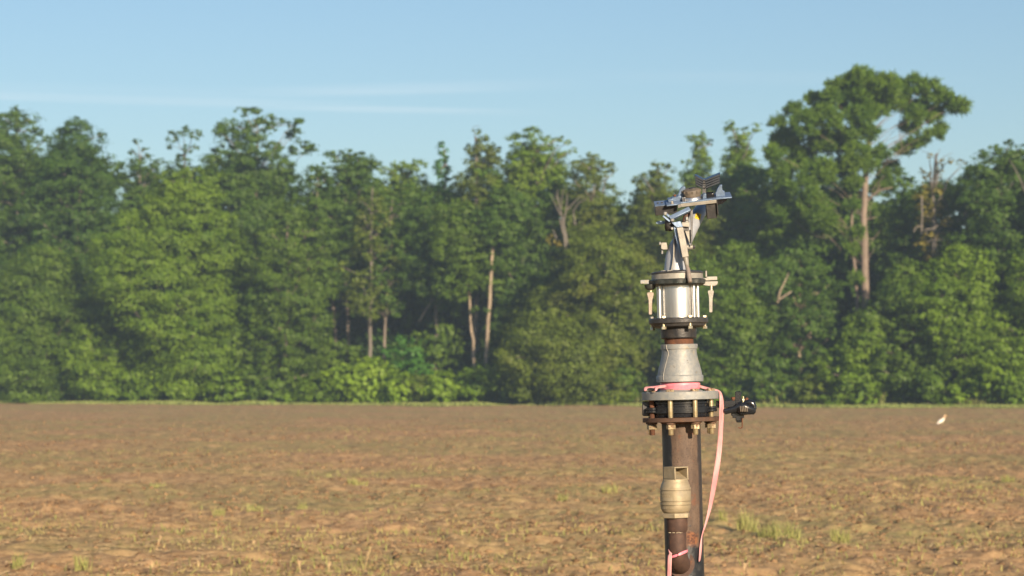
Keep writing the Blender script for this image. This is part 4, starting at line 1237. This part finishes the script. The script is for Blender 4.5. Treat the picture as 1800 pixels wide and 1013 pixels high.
def tree(name, label, cat, group, px, off, mat, crown=None, lobes=None, trunk=None, bk='grey', leaf=(.19, .13), cov=1.0, shape='dome', r0=.22, kind='leaf', limbs=True, loose=.5, trunk_top=None, rl=.40, twigs=0, extra=(), limb_k=1.0):
    D = edge_d(px) + off + 3
    m = D / FP
    L_ = []
    if crown:
        for c in crown:
            L_ += auto_lobes(*c, D, shape, rl)
    if lobes: L_ += px_lobes(lobes, D, int(px), flat=.68 if kind == 'pine' else .8)
    loc = np.array(((px - 900) * m, D, 0.0))
    e = empty(name, loc, label, cat, group)
    wd = Wood()
    if trunk:
        pts = [np.array(((a - 900) * m, D, EYE - (b - HZ) * m)) for a, b in trunk]
        pts[0][2] = min(pts[0][2], -.2)
        fine = [pts[0]]
        for p, q in zip(pts, pts[1:]):
            fine += list(curve(p, q, .012, 4)[1:])
        wd.limb(fine, r0, r0 * .42, 10)
    else:
        topz = max(l[2] for l in L_) * .93
        tx = np.mean([l[0] for l in L_])
        pts = curve((loc[0], D, -.3), (tx, D, topz), .008, 8)
        wd.limb(pts, r0, r0 * .25, 8)
        fine = list(pts)
    if limbs:
        F_ = np.array(fine)
        for l in L_:
            c = np.array(l[:3])
            zt = c[2] - (abs(c[0] - loc[0]) + abs(c[1] - D)) * .55
            k = int(np.argmin(np.abs(F_[:, 2] - max(F_[0, 2] + 1.2, zt))))
            ln = np.linalg.norm(c - F_[k])
            if ln > .4:
                wd.limb(curve(F_[k], c, .035, 5, .05), min(r0 * .45, .03 + ln * .018) * limb_k, .018, 5)
    for (path, ra, rb) in extra:
        wd.limb([np.array(((a - 900) * m, D + dd, EYE - (b - HZ) * m)) for a, b, dd in path], ra * .55, rb * .55, 7)
    wd.build('trunk', BK[bk], loc, e)
    if L_:
        Q = needles_for(L_, cov) if kind == 'pine' else leaves_for(L_, leaf[0], leaf[1], cov, loose=loose)
        Q = Q[Q[:, :, 2].min(1) > .02]
        o = quad_mesh('crown', Q - loc, LM[mat], (0, 0, 0), e)
    return e

GT = 'trees of the wood behind the field'
def T(label, *a, **k):
    return tree(k.pop('name', 'broadleaf_tree'), label, k.pop('cat', 'tree'), k.pop('group', GT), *a, **k)

# --- skyline trees, left to right
T('dark leafy tree with a ragged top at the left border of the photo', 28, 9, 'oak', [(24, 190, 540, 78, 34)], [(30, 196, 12), (55, 208, 15), (82, 246, 12), (5, 205, 14)])
T('dense dark round-topped tree beside the ragged one at the left border', 142, 8, 'deep', [(142, 215, 560, 84, 38)], [(138, 222, 22), (178, 236, 9), (110, 236, 14)])
T('small open treetop with sky showing through, right of the dense round tree', 243, 17, 'oak', [(245, 272, 480, 48, 24)], [(240, 248, 8), (255, 262, 7), (232, 268, 7), (262, 276, 10), (280, 284, 9)], cov=1.0, limb_k=.6)
T('thin see-through treetop standing left of the tallest oak crown', 325, 18, 'oak', [(325, 262, 480, 42, 20)], [(303, 240, 13), (322, 230, 11), (342, 236, 13), (298, 256, 8), (330, 262, 10), (346, 258, 7)], cov=.8, limb_k=.6)
T('tallest oak on the left, broken crown with many sky holes', 440, 14, 'oak', [(440, 268, 520, 80, 30)],
  [(424, 196, 11.0), (446, 205, 20.7), (470, 208, 13.4), (400, 222, 20.7), (424, 226, 17.1), (386, 232, 13.4), (448, 238, 22.0), (478, 226, 14.6), (496, 214, 9.8), (410, 254, 26.8), (384, 268, 17.1), (372, 286, 20.7), (440, 270, 29.3), (468, 272, 20.7), (486, 258, 15.9), (492, 290, 24.4),
   (523, 213, 11.0), (512, 219, 8.5), (520, 234, 13.4), (508, 238, 9.8), (530, 262, 19.5), (548, 262, 9.8), (392, 302, 26.8), (430, 305, 31.7), (470, 308, 31.7)], cov=1.35, loose=.5, r0=.3, limb_k=.45)
T('light green tree draped to the ground in vines, below the tallest oak', 335, 4, 'light', [(335, 305, 708, 132, 84)], [(300, 318, 26), (370, 312, 24), (340, 306, 20)], shape='skirt', leaf=(.19, .13), rl=.30)
T('broad vine-covered tree reaching to the ground at the left border', 85, 4, 'mid', [(80, 420, 708, 118, 56)], shape='skirt', leaf=(.19, .13), rl=.32)
T('low bushy tree between the left border tree and the vine-draped one', 208, 3.5, 'light', [(206, 455, 708, 82, 38)], shape='skirt', leaf=(.19, .13), rl=.34)
T('narrow leafy tree on the right flank of the tallest oak', 552, 12, 'oak', [(555, 282, 560, 48, 24)], cov=.9)
T('dome-topped grey-green tree right of the tallest oak', 612, 14, 'oak', [(612, 262, 520, 64, 32)], [(590, 275, 18), (640, 278, 18), (664, 290, 11)])
T('leafy tree with drooping sprays on the left rim of the dark gap', 500, 4.5, 'mid', [(497, 350, 700, 88, 46)], [(575, 430, 22), (560, 400, 22), (585, 405, 14), (570, 460, 16)], shape='tall', leaf=(.19, .13), rl=.34)
T('pale yellow-green treetop in the dip of the skyline', 712, 22, 'yellow', [(712, 284, 500, 64, 30)], [(672, 296, 10), (735, 292, 15), (700, 290, 14)])
T('small pointed treetop left of the tall bare-tipped tree', 784, 19, 'blue', [(784, 244, 500, 38, 24)], shape='cone')
T('tall thin grey-green tree with a bare curled tip', 843, 14, 'olive', [(845, 240, 470, 50, 32)], [(838, 232, 8), (852, 240, 8), (826, 262, 10), (866, 266, 12)], cov=.9, bk='dead',
  trunk=[(838, 712), (840, 500), (838, 330), (836, 240)], extra=[([(836, 250, 0), (833, 232, .1), (830, 226, .1), (836, 221, 0), (845, 222, 0)], .06, .02)])
T('wide bright yellow-green crown right of the bare-tipped tree', 938, 16, 'yellow', [(936, 246, 500, 70, 36)],
  [(940, 238, 22), (912, 248, 20), (900, 270, 18), (960, 250, 16), (925, 275, 24), (955, 285, 18), (985, 244, 8), (998, 252, 8), (1008, 265, 7), (976, 246, 7), (985, 270, 10), (893, 292, 16), (970, 300, 13)], cov=.8, loose=.42)
T('tree with one arm of leaves overhanging the gap in the skyline', 1045, 12, 'olive', [(1040, 276, 520, 52, 30)], [(1020, 288, 16), (1042, 275, 12), (1048, 290, 16), (1068, 292, 12), (1080, 300, 8), (1066, 305, 10)], cov=.9)
# --- the dark gap with its trunks
T('thin tree with a long grey-tan trunk, left one of the pair in the dark gap', 651, 10, 'olive', [(652, 330, 560, 50, 30)], cov=.38, bk='dead', trunk=[(651, 712), (650, 560), (653, 460), (655, 330)], r0=.19)
T('slim tree with a shaded trunk, right one of the pair in the dark gap', 676, 11, 'oak', [(690, 340, 560, 48, 30)], cov=.5, bk='grey', trunk=[(672, 712), (676, 600), (684, 470), (690, 350)], r0=.15)
T('tree with a bluish grey trunk in deep shade at the left of the dark gap', 588, 15, 'deep', [(588, 330, 500, 52, 22)], bk='grey', trunk=[(592, 712), (587, 550), (580, 480), (584, 340)], r0=.18)
T('tree with a leaning pale stem in the middle of the dark gap', 765, 12, 'oak', [(765, 345, 545, 62, 38)], bk='grey', trunk=[(767, 712), (768, 580), (766, 510), (766, 370)], r0=.2,
  extra=[([(738, 566, -1.2), (750, 545, -1.2), (763, 525, -1.0), (775, 512, -.6)], .16, .12)])
T('tree with a pale curved trunk, left one of the two brightest trunks', 831, 8, 'mid', [(812, 345, 530, 58, 34)], [(826, 500, 9, -1), (836, 545, 8, -1), (820, 470, 12, -1)], bk='pale', trunk=[(833, 712), (832, 620), (827, 560), (822, 470), (816, 370)], r0=.14, limbs=False)
T('tree with a straight bright tan trunk, right one of the two brightest trunks', 856, 7, 'oak', [(884, 325, 430, 54, 26)], [(866, 468, 7, -1), (855, 545, 7, -1)], bk='pale', trunk=[(853, 712), (857, 590), (862, 500), (866, 440), (872, 410), (888, 380)], r0=.17, cov=1.0, limbs=False)
T('tree filling the wood just right of the brightest trunks', 915, 12, 'oak', [(925, 335, 640, 66, 40)])
T('dead pale snag with a fan of bare branches', 990, 7.0, 'brown', None, [(965, 418, 9, -.5), (972, 425, 9, .2), (985, 428, 7, .4)], bk='dead', cov=.25, r0=.13, limbs=False, name='dead_tree', cat='dead tree', trunk=[(1000, 712), (998, 500), (992, 415), (984, 385)],
  extra=[([(998, 430, 0), (990, 390, 0), (983, 360, .2), (979, 335, .3)], .16, .04), ([(990, 395, 0), (996, 365, 0), (997, 338, .1)], .13, .03), ([(985, 378, 0), (975, 358, -.2), (968, 342, -.2)], .09, .03), ([(986, 370, 0), (988, 345, .3), (992, 330, .3)], .08, .02),
         ([(994, 372, 0), (1003, 362, .2), (1015, 350, .3), (1026, 341, .4)], .09, .03), ([(1012, 395, .8), (1008, 370, .8), (1018, 355, .7), (1034, 348, .6)], .10, .03), ([(978, 420, -.2), (972, 404, -.3)], .10, .05), ([(979, 350, .3), (973, 338, .3)], .05, .02), ([(983, 362, .1), (979, 345, -.1), (981, 333, -.2)], .06, .02)])
# --- broad trees of the right half
T('big rounded olive tree reaching the ground left of the sprinkler', 1050, 4, 'olive', [(1048, 395, 708, 138, 82)], shape='skirt', leaf=(.19, .13), rl=.30)
T('low bright green tree at the foot of the big rounded olive one', 950, 3, 'light', [(948, 560, 710, 66, 26)], shape='skirt', rl=.36)
T('feathery olive tree directly behind the sprinkler gun', 1155, 12, 'olive', [(1156, 292, 560, 60, 36)], [(1130, 310, 8), (1150, 286, 8), (1162, 292, 9), (1178, 296, 10)])
T('pale far-off treetop above the sprinkler gun', 1232, 30, 'yellow', [(1234, 236, 480, 38, 28)], [(1216, 242, 9), (1236, 238, 9), (1248, 250, 8)], cov=.9, shape='tall')
T('pale far-off treetop with a high narrow tip between gun and pine', 1298, 32, 'yellow', [(1298, 236, 500, 54, 36)], [(1284, 217, 9), (1286, 230, 14), (1310, 234, 14), (1330, 226, 11), (1300, 248, 18)], cov=.9, shape='tall')
T('brownish olive tree behind the right side of the sprinkler gun', 1245, 13, 'olive', [(1245, 305, 640, 78, 46)])
T('leafy tree left of the tall pine, in front of the far treetops', 1335, 13, 'mid', [(1330, 310, 640, 62, 38)])
T('wide bushy tree right of the bright metal cylinder', 1290, 4, 'mid', [(1288, 420, 710, 104, 60)], shape='skirt', rl=.32)
T('dark bushy tree with a forked bare branch, left of the pine trunk', 1400, 5, 'oak', [(1402, 430, 710, 86, 52)], shape='skirt', rl=.33, bk='pale',
  extra=[([(1358, 535, -3.4), (1362, 515, -3.6), (1371, 498, -3.4), (1378, 484, -3)], .13, .06), ([(1360, 530, -3.6), (1372, 522, -3.8), (1381, 516, -3.8)], .12, .08)])
PINE = [(1518, 141, 26), (1478, 155, 20), (1500, 150, 20), (1556, 150, 22), (1540, 158, 18), (1604, 150, 20), (1582, 158, 16), (1640, 160, 19), (1662, 176, 16), (1684, 188, 17, .6, .55), (1440, 178, 20), (1462, 172, 16), (1397, 194, 13), (1368, 216, 11), (1416, 216, 24),
        (1384, 246, 24), (1453, 208, 24), (1500, 182, 22), (1588, 183, 16), (1622, 190, 17), (1650, 196, 12), (1453, 252, 26), (1413, 278, 26), (1362, 270, 16), (1508, 272, 22, -2), (1548, 268, 14, -1), (1484, 250, 18, 2.5), (1372, 302, 22), (1440, 302, 26), (1482, 292, 20),
        (1590, 262, 15, 1.5), (1612, 246, 14), (1642, 236, 13), (1654, 224, 8), (1376, 336, 20), (1430, 364, 24, -2), (1384, 374, 20), (1474, 352, 18), (1450, 386, 18, -2), (1500, 322, 12, -1.5), (1562, 300, 18, 4), (1552, 330, 18, 4.5), (1410, 330, 22), (1406, 398, 18),
        (1548, 380, 20, 4.5), (1544, 424, 20, 4.5), (1470, 400, 16, 1), (1516, 168, 22, -2), (1512, 204, 20, -2.2), (1528, 236, 15, -2), (1500, 232, 20, -1.5), (1540, 196, 16, -1.6), (1566, 178, 18, -1), (1610, 200, 16, -1), (1500, 292, 16, -1.8), (1528, 292, 11, -1.6), (1508, 410, 11, -1.6), (1600, 222, 14, 1), (1636, 206, 14, 1)]
T('tall old pine with a spreading flat-topped crown and bare pinkish trunk', 1520, 9, 'pine', None, [(a_[0], a_[1], a_[2] * 1.22) + tuple(a_[3:]) for a_ in PINE], kind='pine', name='pine_tree', cat='pine', bk='pine', r0=.31, cov=1.0, limb_k=.15,
  trunk=[(1521, 712), (1521, 528), (1520, 440), (1518, 380), (1521, 320), (1525, 275), (1531, 225), (1524, 185), (1520, 150)],
  extra=[([(1526, 352, 0), (1540, 338, -.4), (1552, 334, -.7), (1566, 331, -.8)], .17, .06), ([(1540, 338, -.4), (1545, 326, -.5)], .08, .04), ([(1531, 232, 0), (1552, 212, .2), (1580, 190, .3), (1604, 160, .3)], .08, .03), ([(1590, 262, 1), (1582, 225, .6), (1586, 190, .5)], .06, .02),
         ([(1524, 386, 0), (1540, 382, -.5)], .07, .03), ([(1523, 420, 0), (1534, 421, -.5)], .06, .04)])
T('slim leaning pine just left of the tall pine trunk', 1503, 8, 'pine', None, [(1496, 330, 12), (1488, 344, 12), (1498, 360, 9), (1500, 440, 10, -1), (1506, 490, 9, -1)], kind='pine', name='pine_tree', cat='pine', bk='pine', r0=.15, trunk=[(1510, 712), (1507, 520), (1500, 450), (1497, 400), (1495, 340)])
T('half-dead tree hung with brown vines right of the tall pine', 1640, 10, 'brown', [(1640, 300, 470, 34, 18)], [(1655, 285, 8), (1672, 282, 8), (1620, 300, 8), (1690, 286, 9), (1635, 275, 6), (1648, 330, 14, -.6), (1630, 360, 12, -.6), (1650, 300, 10, -.4)], cov=.4, bk='dead', r0=.2, name='dead_tree', cat='dead tree',
  trunk=[(1640, 712), (1642, 420), (1640, 340), (1646, 270)], extra=[([(1643, 330, -.3), (1648, 305, -.4), (1645, 278, -.3), (1652, 262, 0)], .14, .03), ([(1616, 412, -1), (1617, 380, -1), (1616, 346, -1)], .13, .10), ([(1600, 410, -1.5), (1604, 402, -1.6), (1614, 399, -1.6)], .10, .08),
         ([(1620, 406, -1.5), (1632, 405, -1.6), (1642, 399, -1.7)], .11, .10), ([(1646, 290, 0), (1660, 275, .2), (1676, 268, .2)], .05, .02), ([(1646, 280, 0), (1630, 268, .1), (1618, 264, .2)], .05, .02), ([(1650, 340, 0), (1662, 360, -.3), (1668, 382, -.4)], .06, .02)])
T('green tree behind the brown vines, right of the pine', 1612, 14, 'oak', [(1612, 330, 640, 62, 38)])
T('round-topped tree rising at the right border', 1768, 9, 'oak', [(1766, 255, 560, 72, 42)], [(1750, 262, 14), (1775, 255, 12), (1796, 262, 14), (1725, 272, 12)], bk='dead', extra=[([(1790, 360, -3.4), (1778, 330, -3.6), (1766, 300, -3.2), (1758, 285, -2.8)], .10, .04)])
T('darker tree between the brown vines and the right border tree', 1695, 14, 'deep', [(1695, 285, 640, 50, 34)])
T('vine-smothered low tree in front of the pine trunk', 1515, 3.5, 'light', [(1512, 545, 712, 76, 34)], shape='skirt', rl=.36)
T('bushy vine-covered tree right of the pine trunk', 1602, 4, 'mid', [(1606, 455, 712, 78, 48)], shape='skirt', rl=.34)
T('tall mound of bright vines right of centre between pine and right border', 1698, 4, 'light', [(1698, 425, 714, 92, 60)], shape='skirt', rl=.32)
T('bright vine-covered tree cut by the right border', 1800, 4, 'light', [(1802, 430, 714, 84, 54)], shape='skirt', rl=.33)
# trees just outside the frame on both sides
for i, (px, off, mt_, top, hw) in enumerate([(-90, 7, 'oak', 205, 90), (-250, 7, 'mid', 240, 110), (1900, 7, 'oak', 250, 90), (2040, 7, 'mid', 240, 110)]):
    T(['leafy dark tree just outside the left border', 'lighter tree far outside the left border', 'leafy dark tree just outside the right border', 'lighter tree far outside the right border'][i], px, off, mt_, [(px, top, 706, hw, 50)], shape='tall')

# --- shrubs at the foot of the wood
GS = 'shrubs at the foot of the wood'
def shrub(label, px, py_top, hw, off, mat, n=9, bot=712):
    D = edge_d(px) + off + 3
    loc = np.array(((px - 900) * D / FP, D, 0))
    e = empty('shrub', loc, label, 'shrub', GS)
    L_ = auto_lobes(px, py_top, bot, hw, n, D, 'dome', .5)
    wd = Wood()
    for l in L_[::2]:
        wd.limb(curve((loc[0], D, -.1), l[:3], .03, 4, .04), .035, .012, 5)
    wd.build('stem', BK['dark'], loc, e)
    Q = leaves_for(L_, .34, .21, 1.15)
    Q = Q[Q[:, :, 2].min(1) > .01]
    quad_mesh('crown', Q - loc, LM[mat], (0, 0, 0), e)
for a in [
    ('rounded yellow-green shrub in front of the dark gap', 650, 624, 52, 2.6, 'bright', 14),
    ('low green shrub on the left of the rounded yellow-green one', 578, 655, 40, 2.4, 'light', 10),
    ('blue-green young tree behind the rounded yellow-green shrub', 712, 582, 34, 7, 'blue', 12),
    ('dark blue-green shrub below the two brightest trunks, left side', 735, 625, 32, 5.5, 'blue', 9),
    ('reddish olive shrub in front of the leaning stem', 745, 652, 44, 2.4, 'olive', 10),
    ('spreading light green shrub at the foot of the two brightest trunks', 835, 640, 54, 2.4, 'light', 12),
    ('dense green shrub right of the two brightest trunks', 900, 630, 50, 2.6, 'mid', 12),
    ('tall weedy shrub between the drooping tree and the dark gap', 535, 655, 34, 2.0, 'light', 9),
    ('narrow shrub at the foot of the drooping tree', 478, 660, 40, 2.2, 'mid', 9),
    ('pale yellow-green shrub between the two rounded ones in front of the gap', 610, 640, 42, 1.6, 'bright', 11),
    ('low bright shrub right of the rounded yellow-green one', 700, 648, 42, 1.6, 'bright', 10),
    ('bright low shrub left of the spreading light green one', 785, 650, 42, 1.6, 'bright', 10),
    ('leafy bush in shade at the back of the dark gap', 600, 590, 60, 12, 'mid', 14),
    ('broad bush in shade behind the two grey-tan trunks', 665, 575, 60, 14, 'deep', 14),
    ('tall bush in shade behind the leaning stem', 780, 560, 60, 13, 'mid', 14),
    ('bush in shade right behind the brightest trunk', 885, 550, 50, 12, 'mid', 12),
    ('brown-stemmed shrub below the big rounded olive tree', 985, 670, 40, 1.8, 'olive', 9),
    ('shrub at the foot of the big rounded olive tree, nearest the pipe', 1100, 640, 46, 1.8, 'mid', 10),
    ('brownish low shrub immediately left of the grey flange', 1055, 672, 34, 1.6, 'olive', 8),
    ('green shrub seen just right of the black valve handle', 1350, 640, 44, 2, 'mid', 10),
    ('light shrub left of the valve handle, behind the ribbon', 1255, 650, 42, 2, 'light', 9),
    ('shrub with reddish leaves between handle and pine', 1430, 655, 42, 2, 'olive', 9),
    ('bright shrub straight below the pine trunk', 1520, 645, 44, 1.8, 'light', 10),
    ('dull green shrub behind the white bird', 1640, 640, 44, 1.8, 'mid', 10),
    ('yellowish shrub just right of the white bird', 1700, 650, 36, 1.8, 'bright', 9),
    ('rounded shrub at the right border of the field', 1780, 640, 50, 1.8, 'light', 10),
    ('low shrub at the left border of the field', 20, 640, 52, 2, 'mid', 10),
    ('dusty pinkish shrub at the field edge on the left', 170, 678, 24, 1.6, 'brown', 6),
    ('light shrub right of the dusty pinkish one', 250, 640, 52, 2, 'light', 11),
    ('yellow-green shrub below the vine-draped tree', 330, 630, 46, 2, 'bright', 11),
    ('green shrub right of the yellow-green one below the vine-draped tree', 410, 645, 42, 2, 'light', 10),
    ('mid green shrub left of the dusty pinkish one', 105, 640, 46, 2, 'mid', 10),
]:
    shrub(*a)

# --- deep wood behind: reads as one mass
lb = []
for i in range(56):
    for k in range(7):
        px = -330 + 2480 * (i + rng.random()) / 56
        D = edge_d(px) + 19 + 5 * rng.random() + (k % 2) * 5
        m = D / FP
        r = 1.6 + .8 * rng.random()
        lb.append(((px - 900) * m, D, .9 + 1.75 * k + .8 * rng.random(), r, r, r * .85))
for i in range(60):
    for k in range(5):
        px = -330 + 2480 * (i + rng.random()) / 60
        D = edge_d(px) + 34 + 6 * rng.random()
        m = D / FP
        r = 2.3 + .8 * rng.random()
        lb.append(((px - 900) * m, D, .6 + 2.2 * k + .8 * rng.random(), r, r, r * .8))
for i in range(240):
    px = -330 + 2480 * (i + rng.random()) / 240
    D = edge_d(px) + 30 + 10 * rng.random()
    m = D / FP
    top = float(np.interp(px, [-300, 0, 150, 260, 330, 440, 560, 660, 700, 850, 950, 1050, 1100, 1200, 1300, 1400, 1500, 1600, 1700, 1800, 2100], [300, 270, 280, 330, 320, 330, 320, 320, 330, 330, 330, 340, 380, 350, 330, 330, 340, 340, 330, 320, 300]))
    r = 1.7 + .9 * rng.random()
    zt = EYE - (top - HZ) * m - r * .8
    lb.append(((px - 900) * m, D, zt - 9 * rng.random() ** 1.5, r, r, r * .85))
tag(quad_mesh('woodland_interior', leaves_for(lb, .7, .5, 1.6), LM['oak']), 'dark mass of leaves deep inside the wood', kind='stuff')
lb = []
for i in range(420):
    px = -330 + 2480 * (i + rng.random()) / 420
    D = edge_d(px) + 17 + 11 * rng.random()
    m = D / FP
    top = float(np.interp(px, [-300, 0, 150, 250, 330, 440, 560, 640, 690, 850, 950, 1040, 1095, 1140, 1230, 1320, 1400, 1500, 1580, 1640, 1720, 1800, 2100], [270, 250, 250, 285, 285, 290, 285, 285, 305, 285, 280, 290, 345, 320, 280, 275, 280, 290, 300, 305, 295, 270, 270]))
    r = 1.1 + .9 * rng.random()
    zt = EYE - (top - HZ) * m - r * .8
    lb.append(((px - 900) * m, D, zt - 10 * rng.random() ** 1.2, r, r, r * .8))
tag(quad_mesh('woodland_canopy', leaves_for(lb, .3, .2, 1.0), LM['oak']), 'continuous leafy canopy behind the front row of trees', kind='stuff')
# weeds and saplings along the rim
n = 42000
xe = (rng.random(n) * 2 - 1) * 60
ye = 186.5 - .577 * xe + rng.random(n) * 5
ok = (np.abs(xe / ye) < .27) & (vnoise(xe / 2.5, ye / 2.5, 61) + .3 * rng.random(n) > .5)
xe, ye = xe[ok], ye[ok]
pe = 900 + xe / ye * FP
he = (.5 + 1.0 * rng.random(len(xe))) * (.35 + vnoise(xe / 4, ye / 4, 62)) * (1 + 1.3 * np.clip(1 - np.abs(pe - 690) / 260, 0, 1))
tag(quad_mesh('rim_weeds', blades(xe, ye, np.zeros(len(xe)), he, .07 + .07 * rng.random(len(xe)), .45), stalk_mat('rim_weed', (.10, .125, .034), (.215, .225, .07))), 'tall weeds growing along the rim of the wood', kind='stuff')

# ------------------------------------------------------------------ haze: one closed box of even air round everything on the ground
HX = 700
hv = [(x, y, z) for z in (-1.6, 33.0) for x, y in ((-HX, -HX), (HX, -HX), (HX, HX), (-HX, HX))]
hm = bpy.data.materials.new('air')
hm.use_nodes = True
hm.node_tree.nodes.remove(hm.node_tree.nodes['Principled BSDF'])
pv_ = hm.node_tree.nodes.new('ShaderNodeVolumePrincipled')
pv_.inputs['Color'].default_value = (.54, .72, .90, 1)
pv_.inputs['Density'].default_value = 0.00062
pv_.inputs['Anisotropy'].default_value = 0.1
hm.node_tree.links.new(pv_.outputs[0], hm.node_tree.nodes['Material Output'].inputs['Volume'])
ho = link_mesh('haze', hv, [(0, 3, 2, 1), (4, 5, 6, 7), (0, 1, 5, 4), (1, 2, 6, 5), (2, 3, 7, 6), (3, 0, 4, 7)], hm)
tag(ho, 'thin morning haze hanging over the field', kind='stuff')
